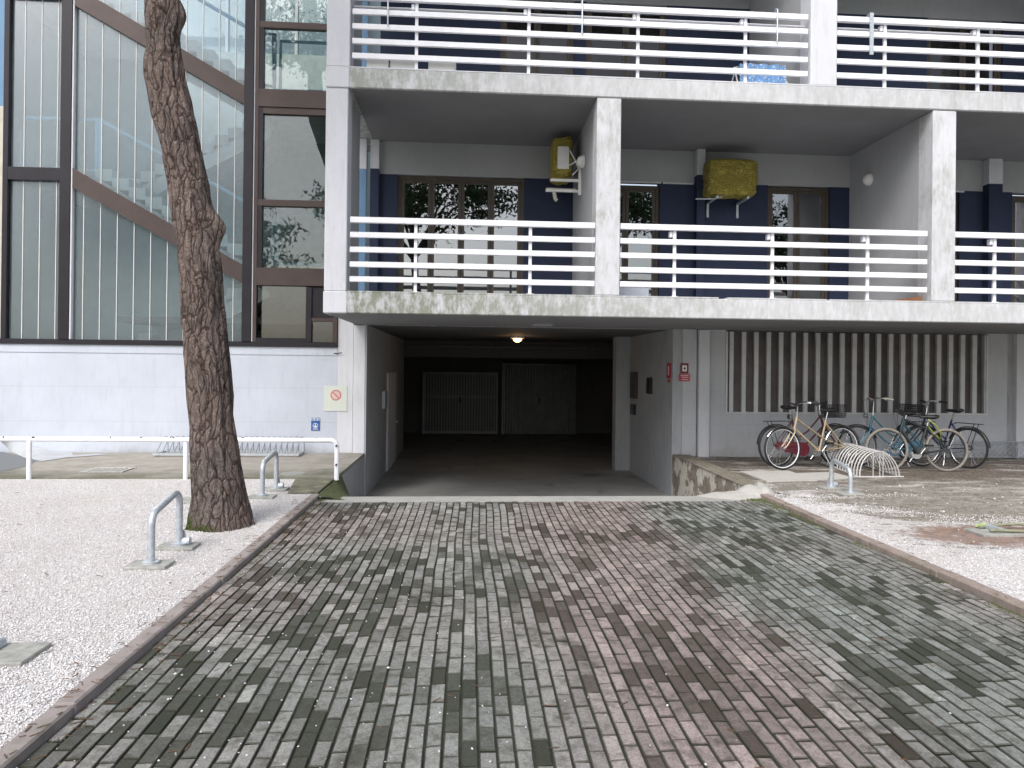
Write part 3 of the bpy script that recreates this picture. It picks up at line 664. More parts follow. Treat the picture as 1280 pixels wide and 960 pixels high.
# lower white skirting-like panes reflect; railings
def railing(x0, x1, zs, posts, level, lab):
    y0 = YF+.03
    top = MB().box(x0, x1, y0, y0+.055, zs+.93, zs+1.01, bev=.006).build('railing', M['railwhite'], None, lab); under(top, B)
    for k in range(4):
        r = MB().box(x0, x1, y0+.004, y0+.045, zs+.13+.2*k, zs+.205+.2*k, bev=.005).build('rail', M['railwhite']); r.parent = top
    for x in posts:
        p = MB().box(x-.022, x+.022, y0+.046, y0+.085, zs+.004, zs+.93, bev=.004); p.box(x-.05, x+.05, y0+.03, y0+.11, zs+.004, zs+.014)
        q = p.build('post', M['railwhite']); q.parent = top
        if level == 'up' or x > 2:
            b2 = MB(); b2.box(x-.075, x-.028, y0+.05, y0+.13, zs+.84, zs+.925, bev=.01); c = b2.build('bracket', M['railwhite']); c.parent = top
    if level == 'up':
        c = MB().tube([(x0, y0+.16, zs+.90), (x1, y0+.16, zs+.90)], .017, 8).build('inner_rail', M['railwhite']); c.parent = top
    return top
railing(-1.60, 1.745, Z1, (-.72, .85), 'lo', 'white railing of the leftmost lower balcony')
railing(2.10, 6.55, Z1, (2.88, 4.29, 5.69), 'lo', 'white railing of the middle lower balcony')
railing(6.965, 11.59, Z1, (7.6, 9.1, 10.6), 'lo', 'white railing of the rightmost lower balcony')
railing(-1.60, 4.76, Z2, (-.74, .80, 2.33, 3.87), 'up', 'white railing of the left upper balcony')
railing(5.185, 9.89, Z2, (5.92, 7.32, 8.7), 'up', 'white railing of the right upper balcony')
# ---- ground floor: garage mouth
bx('wall', M['white'], B, -2.215, -1.955, W, W+.2, 0, 2.4, label='pale wall strip between stair window and pillar')
bx('pillar', M['white'], B, -1.945, -1.745, W-.03, W+.3, -.02, 2.19, bev=.008, label='white pillar left of the garage mouth')
bx('garage_wall', M['garwall'], B, -1.85, -1.72, W+.301, 16.13, GZ-.05, 2.195, label='left inner wall of the garage entrance')
bx('garage_wall', M['garwall'], B, -1.85, -1.72, 17.9, 20.5, GZ-.05, 2.195)
bx('garage_wall', M['garwall'], B, -1.85, -1.72, 16.131, 17.899, 1.35, 2.195)
bx('garage_wall', M['garwall'], B, -1.80, -1.721, W-.02, W+.30, GZ-.05, 2.2025)
dr = bx('side_door', M['white'], B, -1.83, -1.68, 16.14, 17.89, GZ+.01, 1.345, label='pale metal door in the left garage wall')
h = MB().tube([(-1.66, 17.6, .2), (-1.62, 17.6, .2), (-1.62, 17.45, .2)], .014, 8).build('handle', M['chrome']); h.parent = dr; h.location = -B.location + Vector((2, 11.5, 0)); 
bx('electric_box', M['galv'], B, -1.719, -1.66, 15.3, 15.75, .62, .98)
bx('garage_wall', M['garwall'], B, 3.625, 3.80, W, 16.35, GZ-.05, 2.2025, label='right inner wall of the garage entrance')
bx('garage_wall', M['garwall'], B, 3.30, 3.80, 16.351, 16.7, GZ-.05, 2.2025, label='return of the right garage wall')
# right ground-floor facade
bx('wall', M['wallright'], B, 3.801, 4.05, W-.02, W+.25, -.2, 2.2025, label='pale pillar wall right of the garage mouth')
bx('pillar', M['white'], B, 4.075, 4.265, W-.10, W+.25, -.1, 2.19, bev=.006, label='narrow pillar right of the garage mouth')
bx('wall', M['garwall'], B, 4.05, 4.075, W+.05, W+.25, -.2, 2.2025)
bx('wall', M['wallright'], B, 4.265, 4.58, W, W+.25, -.2, 2.2025); bx('wall', M['wallright'], B, 4.58, 9.49, W, W+.25, -.2, .715, label='pale wall below the louvres'); bx('wall', M['wallright'], B, 9.49, 9.86, W, W+.25, -.2, 2.2025)
bx('pilaster', M['white'], B, 10.0, 10.35, W-.06, W+.25, -.2, 2.2025); bx('wall', M['garwall'], B, 9.86, 10.0, W+.04, W+.25, -.2, 2.2025); bx('wall', M['wallright'], B, 10.35, XE, W, W+.25, -.2, 2.2025)
gr = MB(); gr.box(4.585, 4.62, W-.012, W+.10, .716, 2.17); gr.box(9.455, 9.485, W-.012, W+.10, .716, 2.17); gr.box(4.62, 9.455, W-.012, W+.12, .716, .742)
gr = gr.build('louvre_grille', M['vent']); under(gr, B)
for i in range(22):
    x = 4.70+i*.2275
    f = MB().obox((x, W+.05, 1.456), (.034, -.010, 0), (.006, .04, 0), (0, 0, .713)).build('fin', M['vent']); f.parent = gr
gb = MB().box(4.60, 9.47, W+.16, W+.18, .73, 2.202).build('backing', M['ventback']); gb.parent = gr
# garage interior
M['gdark'] = painted('grimy_garage_wall', (.13, .13, .13), (.07, .07, .07), .5)  # wall colour darkened to put the dim depth of the garage into it
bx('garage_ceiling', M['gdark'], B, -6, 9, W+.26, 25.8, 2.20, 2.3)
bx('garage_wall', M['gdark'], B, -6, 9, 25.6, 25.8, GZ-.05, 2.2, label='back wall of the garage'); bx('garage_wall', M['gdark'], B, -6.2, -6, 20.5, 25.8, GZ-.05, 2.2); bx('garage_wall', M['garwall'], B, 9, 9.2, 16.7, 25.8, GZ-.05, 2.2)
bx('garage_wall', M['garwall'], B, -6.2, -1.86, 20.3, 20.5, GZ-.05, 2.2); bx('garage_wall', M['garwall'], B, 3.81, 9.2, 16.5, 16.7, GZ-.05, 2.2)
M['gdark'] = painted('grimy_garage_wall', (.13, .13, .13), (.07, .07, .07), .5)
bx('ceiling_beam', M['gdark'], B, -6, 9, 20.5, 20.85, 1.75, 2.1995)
for y, z in ((19.5, 2.02), (24.2, 1.9)):
    o = MB().tube([(-1.5, y, z), (3.4, y, z)], .04, 8).build('ceiling_pipe', M['gdark']); under(o, B)
def gdoor(x0, x1, z1, y, ribs, mat, lab, slats):
    f = MB(); f.box(x0, x0+.05, y-.05, y+.05, GZ, z1); f.box(x1-.05, x1, y-.05, y+.05, GZ, z1); f.box(x0+.05, x1-.05, y-.05, y+.05, z1-.06, z1)
    if slats: f.box(x0+.05, x1-.05, y-.04, y+.03, GZ+.03, GZ+.10)
    o = f.build('garage_door', mat, None, lab); under(o, B)
    n = ribs; w = (x1-x0-.1)/n
    for half in (0, 1):
        p = MB()
        for i in range(n//2):
            x = x0+.05+(i+half*n//2)*w
            if slats: p.box(x+w*.12, x+w*.62, y-.02, y+.01, GZ+.10, z1-.06)
            else: p.add([(x, y-.01, GZ+.02), (x+w*.3, y-.045, GZ+.02), (x+w*.7, y-.045, GZ+.02), (x+w, y-.01, GZ+.02), (x, y-.01, z1-.06), (x+w*.3, y-.045, z1-.06), (x+w*.7, y-.045, z1-.06), (x+w, y-.01, z1-.06)], [(0, 1, 5, 4), (1, 2, 6, 5), (2, 3, 7, 6)])
        if slats: p.box(x0+.05+half*(x1-x0-.1)/2, x0+.05+(half+1)*(x1-x0-.1)/2-.01, y+.011, y+.02, .45, .52)
        q = p.build('door_leaf', mat); q.parent = o
    q = MB().box((x0+x1)/2-.03, (x0+x1)/2+.03, y-.09, y-.05, .3, .48).build('handle', M['black']); q.parent = o
M['gdoor'] = simple('galvanised_door_sheet', (.20, .215, .215), .45, .35, var=.15, sc_=3)
gdoor(-1.48, 1.03, 1.30, 25.0, 26, M['gdoor'], 'slatted grey garage gate on the left of the back wall', True)
gdoor(1.17, 3.68, 1.62, 25.0, 26, M['gdoor'], 'corrugated grey garage door on the right of the back wall', False)
bx('intercom', M['black'], B, 3.56, 3.624, 14.35, 14.6, 1.0, 1.32); bx('letter_box', M['bronze'], B, 3.56, 3.624, 15.6, 16.1, .85, 1.42); bx('letter_box', M['black'], B, 3.57, 3.624, 15.75, 16.1, .5, .72)
# retaining walls down the ramp
rw = root_at('retaining_wall', (-1.83, 11, GZ), 'grey retaining wall sinking beside the ramp at the left of the garage mouth', 'wall')
under(MB().box(-1.80, -1.7435, 10.06, W-.036, -.0549, -.002).build('wall_top', M['apron']), rw); under(MB().box(-1.80, -1.745, 8.95, 10.05, -.0549, -.006).build('wall_top', M['apron']), rw); under(MB().box(-1.90, -1.745, 8.95, W-.035, -.95, -.055).build('wall_body', M['garwall']), rw)
rw = root_at('retaining_wall', (3.75, 11, GZ), 'peeling patched retaining wall at the right of the garage mouth', 'wall')
mb = MB(); mb.prism([(3.626, 8.80, -.9), (3.626, W-.03, -.9), (3.626, W-.03, -.02), (3.626, 10.4, -.03), (3.626, 8.80, -.035)], (.26, 0, 0)); under(mb.build('wall_body', M['peel']), rw)
mb = MB(); mb.prism([(3.610, 8.95, -.03), (3.610, W-.1, -.018), (3.610, W-.1, -.006), (3.610, 8.95, -.018)], (.30, 0, 0)); M['dirtcap'] = painted('dirty_wall_cap', (.25, .225, .19), (.09, .075, .055), .9, (.10, .10, .05), .7, streak=False, rough=.95); under(mb.build('coping', M['dirtcap']), rw)

# ------------------------------------------------------------------ stairwell with glazed front
S = root_at('glazed_stairwell', (-5, W, 0), 'stairwell with bronze beams and tall ribbed glass above a pale blue wall', 'stairwell')
bx('wall', M['wallblue'], S, -7.9, -2.216, W+.0, W+.25, -.1, 1.80, label='pale blue grey wall under the stair glazing')
bx('wall', M['cream'], S, -12, -7.72, W+.02, W+.25, -.1, 5.75); bx('wall', M['lightblue'], S, -12, -7.72, W+.02, W+.25, 5.751, 12)
bx('wall', M['wallblue'], S, -12, -7.901, W-.001, W+.019, -.1, 1.80)
# shallow formwork lines on the wall are grooves made by thin proud boards
for z0, z1 in ((1.655, 1.80),): bx('wall_band', M['wallblue'], S, -7.9, -2.216, W-.012, W-.001, z0+.01, z1)
bx('sill', M['darkframe'], S, -7.75, -2.22, W-.045, W+.12, 1.802, 1.885, bev=.004)
TOP = 9.2
def sl_box(name, mat, xa, za0, za1, xb, zb0, zb1, y0, y1):
    mb = MB(); mb.prism([(xa, y0, za0), (xb, y0, zb0), (xb, y0, zb1), (xa, y0, za1)], (0, y1-y0, 0)); o = mb.build(name, mat); under(o, S); return o
bx('mullion', M['darkframe'], S, -7.70, -7.615, W-.05, W+.10, 1.886, TOP, bev=.004)
bx('mullion', M['darkframe'], S, -6.785, -6.61, W-.07, W+.12, 1.886, TOP, bev=.005)
bx('mullion', M['white'], S, -6.607, -6.585, W-.055, W+.05, 1.886, TOP)
bx('mullion', M['darkframe'], S, -3.81, -3.655, W-.07, W+.12, 1.886, TOP, bev=.005)
bx('mullion', M['white'], S, -3.652, -3.635, W-.05, W+.05, 1.886, TOP)
bx('mullion', M['bronze'], S, -3.632, -3.575, W-.045, W+.05, 1.886, TOP)
bx('mullion', M['bronze'], S, -2.30, -2.225, W-.045, W+.05, 1.886, 2.82)
bx('mullion', M['darkframe'], S, -2.75, -2.655, W-.05, W+.05, 1.886, 2.82)
for z0, z1 in ((4.515, 4.73), (7.545, 7.76)): bx('beam', M['darkframe'], S, -7.614, -6.786, W-.055, W+.08, z0, z1, bev=.004)
for k in (0, 1):
    dz = 3.03*k
    sl_box('beam', M['bronze'], -6.584, 4.415+dz, 4.735+dz, -3.811, 2.868+dz, 3.18+dz, W-.06, W+.09)
    bx('beam', M['bronze'], S, -3.574, -1.95, W-.06, W+.09, 2.84+dz, 3.14+dz, bev=.004)
    bx('frame_rail', M['bronze'], S, -3.574, -1.95, W-.04, W+.06, 4.19+dz, 4.30+dz, bev=.004)
    for a, b_, c, d in ((-3.574, -3.50, 3.141, 4.189), (-3.574, -3.50, 4.301, 5.869)): bx('window_frame', M['darkframe'], S, a, b_, W-.035, W+.05, c+dz, d+dz)
    bx('window_frame', M['bronze'], S, -3.499, -1.95, W-.035, W+.05, 5.76+dz, 5.869+dz)
bx('frame_rail', M['bronze'], S, -2.654, -2.301, W-.04, W+.05, 2.24, 2.30); bx('panel', M['darkframe'], S, -2.654, -2.301, W-.01, W+.02, 2.301, 2.82)
bx('frame_rail', M['darkframe'], S, -3.574, -2.751, W-.04, W+.05, 1.886, 1.95)
# glazing
def pane(name, mat, x0, x1, z0, z1): return bx(name, mat, S, x0, x1, W+.018, W+.03, z0, z1)
pane('glass_panel', M['clear'], -3.50, -2.76, 1.95, 2.84); pane('glass_panel', M['clear'], -2.65, -2.30, 1.89, 2.24)
for k in (0, 1):
    dz = 3.03*k
    pane('glass_panel', M['clear'], -3.50, -1.95, 3.14+dz, 4.19+dz); pane('glass_panel', M['clear'], -3.50, -1.95, 4.30+dz, 5.76+dz)
# tall channel-glass strips: each strip a panel, white joint between
def strips(xs, zfun, n):
    for i in range(len(xs)-1):
        a, b_ = xs[i], xs[i+1]
        for z0a, z0b, z1a, z1b in zfun(a, b_):
            mb = MB(); mb.prism([(a+.008, W+.02, z0a), (b_-.008, W+.02, z0b), (b_-.008, W+.02, z1b), (a+.008, W+.02, z1a)], (0, .012, 0)); under(mb.build('glass_panel', M['frost']), S)
            if i < len(xs)-2:
                mb = MB(); mb.prism([(b_-.005, W+.012, z0b), (b_+.005, W+.012, z0b-.01), (b_+.005, W+.012, z1b), (b_-.005, W+.012, z1b)], (0, .03, 0)); under(mb.build('glazing_joint', M['white_plastic']), S)
strips([-7.614, -7.40, -7.135, -6.87, -6.786], lambda a, b_: ((1.886, 1.886, 4.514, 4.514), (4.731, 4.731, 7.544, 7.544), (7.761, 7.761, TOP, TOP)), 3)
sA = (3.18-4.735)/(6.584-3.811)
bot = lambda x, k: 4.415+(x+6.584)*(2.868-4.415)/2.773+3.03*k
top = lambda x, k: 4.735+(x+6.584)*sA+3.03*k
xs = [-6.584]+[-6.43+.2725*i for i in range(10)]+[-3.811]
strips(xs, lambda a, b_: ((1.886, 1.886, bot(a, 0), bot(b_, 0)), (top(a, 0), top(b_, 0), bot(a, 1), bot(b_, 1)), (top(a, 1), top(b_, 1), TOP, TOP)), 9)
# inside: back wall, landings, flights, rails
D0, D1, DB = W+.22, W+1.35, W+2.7
bx('stair_wall', M['stairwall'], S, -7.8, -1.95, DB, DB+.15, -.1, 7.9); bx('stair_wall', M['stairwall'], S, -7.9, -7.75, W+.26, DB, -.1, TOP); bx('stair_wall', M['stairwall'], S, -1.95, -1.8, W+.4, DB, 2.5, TOP)
for k, z in enumerate((1.77, 4.80, 7.83)): bx('landing', M['step'], S, -7.74, -6.5, D0, DB-.01, z-.18, z)
for k, z in enumerate((3.22, 6.25)): bx('landing', M['step'], S, -3.75, -1.96, D0, DB-.01, z-.18, z)
def flight(xa, za, xb, zb, y0, y1):
    n = 10; mb = MB(); dx = (xb-xa)/n; dz = (zb-za)/n
    for i in range(n):
        x0, x1 = xa+dx*i, xa+dx*(i+1); zt = max(za+dz*i, za+dz*(i+1)) if dz > 0 else za+dz*i
        lo_, hi = min(x0, x1), max(x0, x1)
        mb.box(lo_, hi, y0, y1, zt-.20, zt)
    mb.prism([(xa, y0, za-.45), (xb, y0, zb-.45), (xb, y0, zb-.15), (xa, y0, za-.15)], (0, y1-y0, 0))
    under(mb.build('stair_flight', M['step']), S)
flight(-6.35, 4.80, -3.60, 3.27, D0, D1); flight(-6.35, 7.83, -3.60, 6.30, D0, D1)
flight(-3.75, 6.25, -6.4, 4.80, D1+.1, DB-.02); flight(-3.75, 3.22, -6.4, 1.77, D1+.1, DB-.02)
for dz in (0, 3.03):
    r = MB(); y = D0+.06
    r.tube([(-7.55, y, 5.65+dz), (-6.30, y, 5.65+dz), (-3.70, y, 4.22+dz), (-3.42, y, 4.22+dz), (-3.40, y, 3.42+dz)], .034, 8)
    r.tube([(-7.55, y, 4.78+dz), (-6.30, y, 4.78+dz), (-3.70, y, 3.36+dz), (-3.42, y, 3.30+dz)], .027, 8)
    for x, a, b_ in ((-7.6, 4.58, 5.45), (-6.30, 4.5, 5.65), (-6.36, 4.5, 5.65), (-3.40, 3.06, 4.22)): r.tube([(x, y, a+dz), (x, y, b_+dz)], .032, 8)
    r.tube([(-3.30, y, 3.06+dz), (-3.30, y, 4.10+dz), (-2.0, y, 4.10+dz)], .032, 8); r.tube([(-3.36, y, 3.25+dz), (-2.0, y, 3.25+dz)], .026, 8)
    under(r.build('handrail', M['railblue']), S)
bx('roof_beam', M['white'], S, -7.9, -1.8, W-.07, W+.12, TOP+.001, TOP+.15); bx('roof_beam', M['white'], S, -7.9, -1.8, DB-.05, DB+.15, TOP+.001, TOP+.15)
bx('rear_glazing', M['clear'], S, -7.7, -1.96, DB+.06, DB+.07, 7.901, TOP)  # unseen rear glazing added, roof left open, to brighten the stairs inside
for x in (-6.4, -5.0, -3.6): bx('rear_mullion', M['white'], S, x-.03, x+.03, DB+.02, DB+.12, 7.901, TOP)

# ------------------------------------------------------------------ signs and wall fittings
def plate(name, x0, x1, y, z0, z1, mat, label, cat):
    r = root_at(name, ((x0+x1)/2, y, z0), label, cat); under(MB().box(x0, x1, y-.012, y-.002, z0, z1).build('plate', mat), r); return r
def flat(mb_mat_name, pts, y, mat, r, t=.003):
    mb = MB(); mb.prism([(p[0], y, p[1]) for p in pts], (0, -t, 0)); o = mb.build(mb_mat_name, mat); under(o, r)
def ringf(name, cx, cz, R, r_in, y, mat, root, n=36):
    mb = MB(); vs = []
    for i in range(n):
        a = 2*PI*i/n; c, s = math.cos(a), math.sin(a); vs += [(cx+R*c, y, cz+R*s), (cx+r_in*c, y, cz+r_in*s)]
    mb.add(vs, [(2*i, 2*i+1, (2*i+3) % (2*n), (2*i+2) % (2*n)) for i in range(n)]); o = mb.build(name, mat); under(o, root)
M['signwhite'] = simple('sign_white', (.62, .66, .60), .4, var=.05); M['signred'] = simple('sign_red', (.50, .06, .06), .4, var=.05); M['pinkish'] = simple('sign_faded_pink', (.66, .50, .48), .4, var=.04)
M['signblue'] = simple('sign_blue', (.03, .11, .34), .4, var=.05); M['darkred'] = simple('sign_dark_red', (.20, .025, .04), .4); M['crimson'] = simple('sign_crimson', (.46, .04, .07), .4)
M['fadered'] = simple('sign_faded_red', (.55, .20, .18), .4, var=.06)
M['signpale'] = simple('sign_pale', (.75, .75, .76), .4, var=.03)
s = plate('prohibition_sign', -2.437, -2.05, W, .715, 1.145, M['signwhite'], 'pale square sign with a faded red prohibition circle on the wall', 'sign')
cx, cz = -2.235, .985
ringf('ring', cx, cz, .092, .070, W-.0145, M['fadered'], s); flat('face', [(cx+.070*math.cos(a*PI/12), cz+.070*math.sin(a*PI/12)) for a in range(24)], W-.0125, M['pinkish'], s, .001)
d = Vector((.707, -.707)); n_ = Vector((.707, .707))*.011
flat('bar', [(cx+d.x*.07*a+n_.x*b_, cz+d.y*.07*a+n_.y*b_) for a, b_ in ((-1, -1), (1, -1), (1, 1), (-1, 1))], W-.0145, M['fadered'], s, .002)
s = plate('notice_sign', -2.646, -2.50, W, .382, .598, M['signblue'], 'small blue notice with a white band and emblem low on the wall', 'sign')
flat('band', [(-2.64, .592), (-2.64, .552), (-2.506, .552), (-2.506, .592)], W-.0125, M['signpale'], s, .001)
for i, w_ in enumerate((.016, .01, .02, .012, .016)): x = -2.63+i*.024; flat('mark', [(x, .586), (x, .560), (x+w_, .560), (x+w_, .586)], W-.0145, M['signblue'], s, .001)
ringf('ring', -2.573, .463, .045, .037, W-.0135, M['signpale'], s)
flat('emblem', [(-2.573, .50), (-2.585, .462), (-2.60, .450), (-2.573, .430), (-2.546, .450), (-2.561, .462)], W-.0125, M['signpale'], s, .001)
flat('mark', [(-2.618, .410), (-2.618, .400), (-2.528, .400), (-2.528, .410)], W-.0125, M['signpale'], s, .001)
yy = W-.022
s = plate('alarm_sign', 3.76, 3.90, yy, 1.415, 1.60, M['darkred'], 'dark red square sign with a white centre above the red plate', 'sign')
flat('centre', [(3.79, 1.455), (3.87, 1.455), (3.87, 1.56), (3.79, 1.56)], yy-.0125, M['signpale'], s, .001)
flat('symbol', [(3.83+.02*math.cos(a), 1.507+.022*math.sin(a)) for a in [i*PI/6 for i in range(12)]], yy-.0145, M['darkred'], s, .001)
s = plate('warning_sign', 3.735, 3.925, yy, 1.28, 1.405, M['crimson'], 'red rectangular warning plate under the dark red square sign', 'sign')
for z in (1.385, 1.355, 1.315): flat('text_line', [(3.76+.02*(z < 1.37), z), (3.90, z), (3.90, z-.010), (3.76+.02*(z < 1.37), z-.010)], yy-.0125, M['signpale'], s, .001)
r = root_at('jamb_sign', (3.62, 13.1, 1.3), 'narrow red sign with a white stripe on the right jamb of the garage mouth', 'sign')
under(MB().box(3.606, 3.616, 13.0, 13.26, 1.33, 1.60).build('plate', M['crimson']), r); under(MB().box(3.603, 3.6055, 13.10, 13.16, 1.38, 1.55).build('stripe', M['signpale']), r); under(MB().box(3.606, 3.616, 13.06, 13.2, 1.25, 1.30).build('plate', M['crimson']), r)
mb = MB().tube([(-2.28, W-.01, 1.70), (-2.20, W-.035, 1.70), (-2.14, W-.03, 1.715)], .008, 6); tag(mb.build('wall_hook', M['rubber']), 'small dark hook high on the pale wall near the pillar', 'hook')
def wall_lamp(p, lab, s=1):
    r = root_at('wall_lamp', p, lab, 'lamp'); p = Vector(p)
    under(MB().disc(p-Vector((.02, 0, 0)), (1, 0, 0), .10, .04).build('base', M['white_plastic']), r)
    mb = MB(); pts = [p+Vector((-.04-.07*math.sin(a), 0, 0)) for a in (0, .4, .8, 1.2, 1.5)]; mb.tube(pts, [.085*math.cos(a)+.004 for a in (0, .4, .8, 1.2, 1.5)], 16); under(mb.build('globe', M['white_plastic']), r)
wall_lamp((1.75, 11.3, 4.66), 'round white wall lamp beside the small wrapped air conditioner'); wall_lamp((6.603, 11.83, 4.66), 'round white wall lamp alone on the wall of the middle lower balcony')
r = root_at('ceiling_lamp', (1.12, 16.7, 2.2), 'glowing warm ceiling lamp in the garage entrance', 'lamp')
under(MB().disc((1.12, 16.7, 2.17), (0, 0, 1), .16, .05).build('base', M['white_plastic']), r)
ml = bpy.data.materials.new('lamp_glow'); ml.use_nodes = True; pb = ml.node_tree.nodes['Principled BSDF']; pb.inputs['Base Color'].default_value = (1, .7, .4, 1); pb.inputs['Emission Color'].default_value = (1, .55, .22, 1); pb.inputs['Emission Strength'].default_value = 3
mb = MB(); mb.tube([(1.12, 16.7, 2.145-.09*math.sin(a)) for a in (0, .4, .8, 1.2, 1.5)], [.10*math.cos(a)+.004 for a in (0, .4, .8, 1.2, 1.5)], 16); under(mb.build('bulb_glass', ml), r)
r = root_at('ceiling_disc', (1.15, 11.9, 2.2025), 'flat grey fitting under the lower slab above the garage mouth', 'fitting'); under(MB().disc((1.2, 11.9, 2.182), (0, 0, 1), .17, .026).build('cover', M['garwall']), r)

# air conditioners in yellow covers
def wrapped(name, x0, x1, y0, y1, z0, z1, label, seed, face=None):
    r = root_at(name, ((x0+x1)/2, (y0+y1)/2, z0), label, 'air conditioner')
    n = 12; vs = []; fs = []
    def P(u, v, w):
        p = Vector((x0+(x1-x0)*u, y0+(y1-y0)*v, z0+(z1-z0)*w)); c = Vector(((x0+x1)/2, (y0+y1)/2, (z0+z1)/2)); h = Vector(((x1-x0)/2, (y1-y0)/2, (z1-z0)/2))
        q = p-c; e = Vector((q.x/h.x, q.y/h.y, q.z/h.z)); L = (abs(e.x)**8+abs(e.y)**8+abs(e.z)**8)**(1/8); q = Vector((q.x/L, q.y/L, q.z/L))
        k = 1+.07*noise.noise(Vector((p.x*9, p.y*9+seed, p.z*5)))+.03*noise.noise(Vector((p.x*25, p.y*25, p.z*25+seed)))
        if w < .08: k *= 1-.10*abs(noise.noise(Vector((p.x*14, p.y*14, seed))))*2
        return c+q*k
    for ax in range(3):
        for sd in (0, 1):
            o = len(vs)
            for j in range(n+1):
                for i in range(n+1):
                    a, b_ = i/n, j/n; u = [a, b_]; u.insert(ax, sd); vs.append(P(*u))
            fs += [(o+j*(n+1)+i, o+j*(n+1)+i+1, o+(j+1)*(n+1)+i+1, o+(j+1)*(n+1)+i) for j in range(n) for i in range(n)]
    mb = MB(); mb.add(vs, fs, True); under(mb.build('cover', M['yellow']), r); return r
r = wrapped('air_conditioner', 3.93, 4.77, 11.95, 12.33, 4.37, 4.98, 'air conditioner wrapped in yellow plastic on the blue wall of the middle balcony', 1)
mb = MB(); mb.tube([(3.72, 12.0, 4.30), (4.02, 12.0, 4.31), (4.15, 12.0, 4.34), (4.20, 12.05, 4.40)], .012, 6); under(mb.build('pipe', M['galv']), r)
mb = MB(); 
for x in (4.08, 4.6): mb = MB(); mb.box(x-.02, x+.02, 11.98, 12.49, 4.325, 4.36); mb.box(x-.02, x+.02, 12.47, 12.495, 4.1, 4.324); under(mb.build('bracket', M['galv']), r)
r = wrapped('air_conditioner', 1.30, 1.62, 11.55, 12.15, 4.47, 5.13, 'small air conditioner in torn yellow plastic hanging on the left balcony partition', 5)
under(MB().box(1.37, 1.55, 11.515, 11.53, 4.60, 4.95).build('end_panel', M['white_plastic']), r)
mb = MB(); mb.box(1.26, 1.699, 11.5, 11.54, 4.40, 4.44); mb.box(1.70, 1.745, 11.5, 11.54, 4.2, 4.8); under(mb.build('bracket', M['white_plastic']), r); under(MB().box(1.20, 1.745, 11.6, 11.64, 4.26, 4.30).build('bracket', M['white_plastic']), r); under(MB().box(1.26, 1.745, 12.1, 12.14, 4.40, 4.44).build('bracket', M['white_plastic']), r)
mb = MB(); mb.tube([(1.56, 11.53, 4.9), (1.64, 11.52, 4.75), (1.70, 11.5, 4.60), (1.60, 11.5, 4.5)], .012, 6); mb.tube([(1.56, 11.53, 4.66), (1.66, 11.5, 4.72), (1.73, 11.5, 4.74)], .012, 6); under(mb.build('pipe', M['white_plastic']), r)
mb = MB(); mb.tube([(1.33, 11.6, 4.26), (1.35, 11.6, 4.14), (1.38, 11.6, 4.12)], .03, 8); under(mb.build('drain_spout', M['cream']), r)

# things on the balconies
for x0, x1, lab in ((-1.42, -1.12, 'pale planter box at the left end of the upper balcony floor'), (-1.10, -.74, 'wider pale planter box left of the first upper railing post'), (-.58, -.20, 'pale planter box right of the first upper railing post')):
    r = root_at('planter_box', ((x0+x1)/2, YF+.21, Z2+.004), lab, 'planter', 'planter boxes on the upper balcony')
    mb = MB(); y0, y1 = YF+.12, YF+.30; z0, z1 = Z2+.005, Z2+.15
    mb.prism([(x0+.02, y0+.015, z0), (x1-.02, y0+.015, z0), (x1, y0, z1), (x0, y0, z1)], (0, .02, 0)); mb.prism([(x0+.02, y1-.02, z0), (x1-.02, y1-.02, z0), (x1, y1, z1), (x0, y1, z1)], (0, -.02, 0))
    mb.box(x0, x0+.02, y0+.03, y1-.03, z0, z1); mb.box(x1-.02, x1, y0+.03, y1-.03, z0, z1); mb.box(x0+.02, x1-.02, y0+.03, y1-.03, z0, z0+.02)
    under(mb.build('trough', M['white_plastic']), r); under(MB().box(x0+.021, x1-.021, y0+.031, y1-.031, z0+.02, z1-.03).build('soil', M['jointmoss']), r)
r = root_at('laundry_rack', (4.2, 10.45, Z2), 'folding rack with a pale blue patterned cloth behind the upper railing', 'laundry rack')
mb = MB(); vs = []
for j in range(9):
    for i in range(25):
        u = i/24; w_ = j/8; vs.append((3.84+.68*u, 10.36+.02*math.sin(u*22)+.03*w_*noise.noise(Vector((u*5, w_*3, 0)))+(.0 if w_ < 1 else 0), Z2+.05+.30*w_))
for i in range(25): u = i/24; vs.append((3.84+.68*u, 10.55, Z2+.30))
mb.add(vs, [(j*25+i, j*25+i+1, j*25+i+26, j*25+i+25) for j in range(9) for i in range(24)], True); under(mb.build('cloth', M['clothblue']), r)
mb = MB(); mb.tube([(3.80, 10.30, Z2+.005), (3.82, 10.55, Z2+.36), (4.52, 10.55, Z2+.36), (4.54, 10.30, Z2+.005)], .012, 6); mb.tube([(3.80, 10.75, Z2+.005), (3.82, 10.45, Z2+.33), (4.52, 10.45, Z2+.33), (4.54, 10.75, Z2+.005)], .012, 6); under(mb.build('frame', M['white_plastic']), r)
r = root_at('terracotta_tray', (6.35, 10.42, Z1), 'low terracotta coloured tray by the partition of the middle lower balcony', 'tray')
mb = MB(); mb.prism([(6.10, 10.36, Z1+.006), (6.58, 10.36, Z1+.006), (6.58, 10.36, Z1+.08), (6.50, 10.36, Z1+.08), (6.14, 10.36, Z1+.03)], (0, .25, 0)); under(mb.build('tray_body', M['tile']), r)
r = root_at('plastic_crate', (2.54, 11.47, Z1), 'pale storage crate standing on the middle lower balcony beside the partition', 'crate')
mb = MB(); x0, x1, y0, y1, z0, z1 = 2.30, 2.78, 11.3, 11.65, Z1+.01, Z1+.30
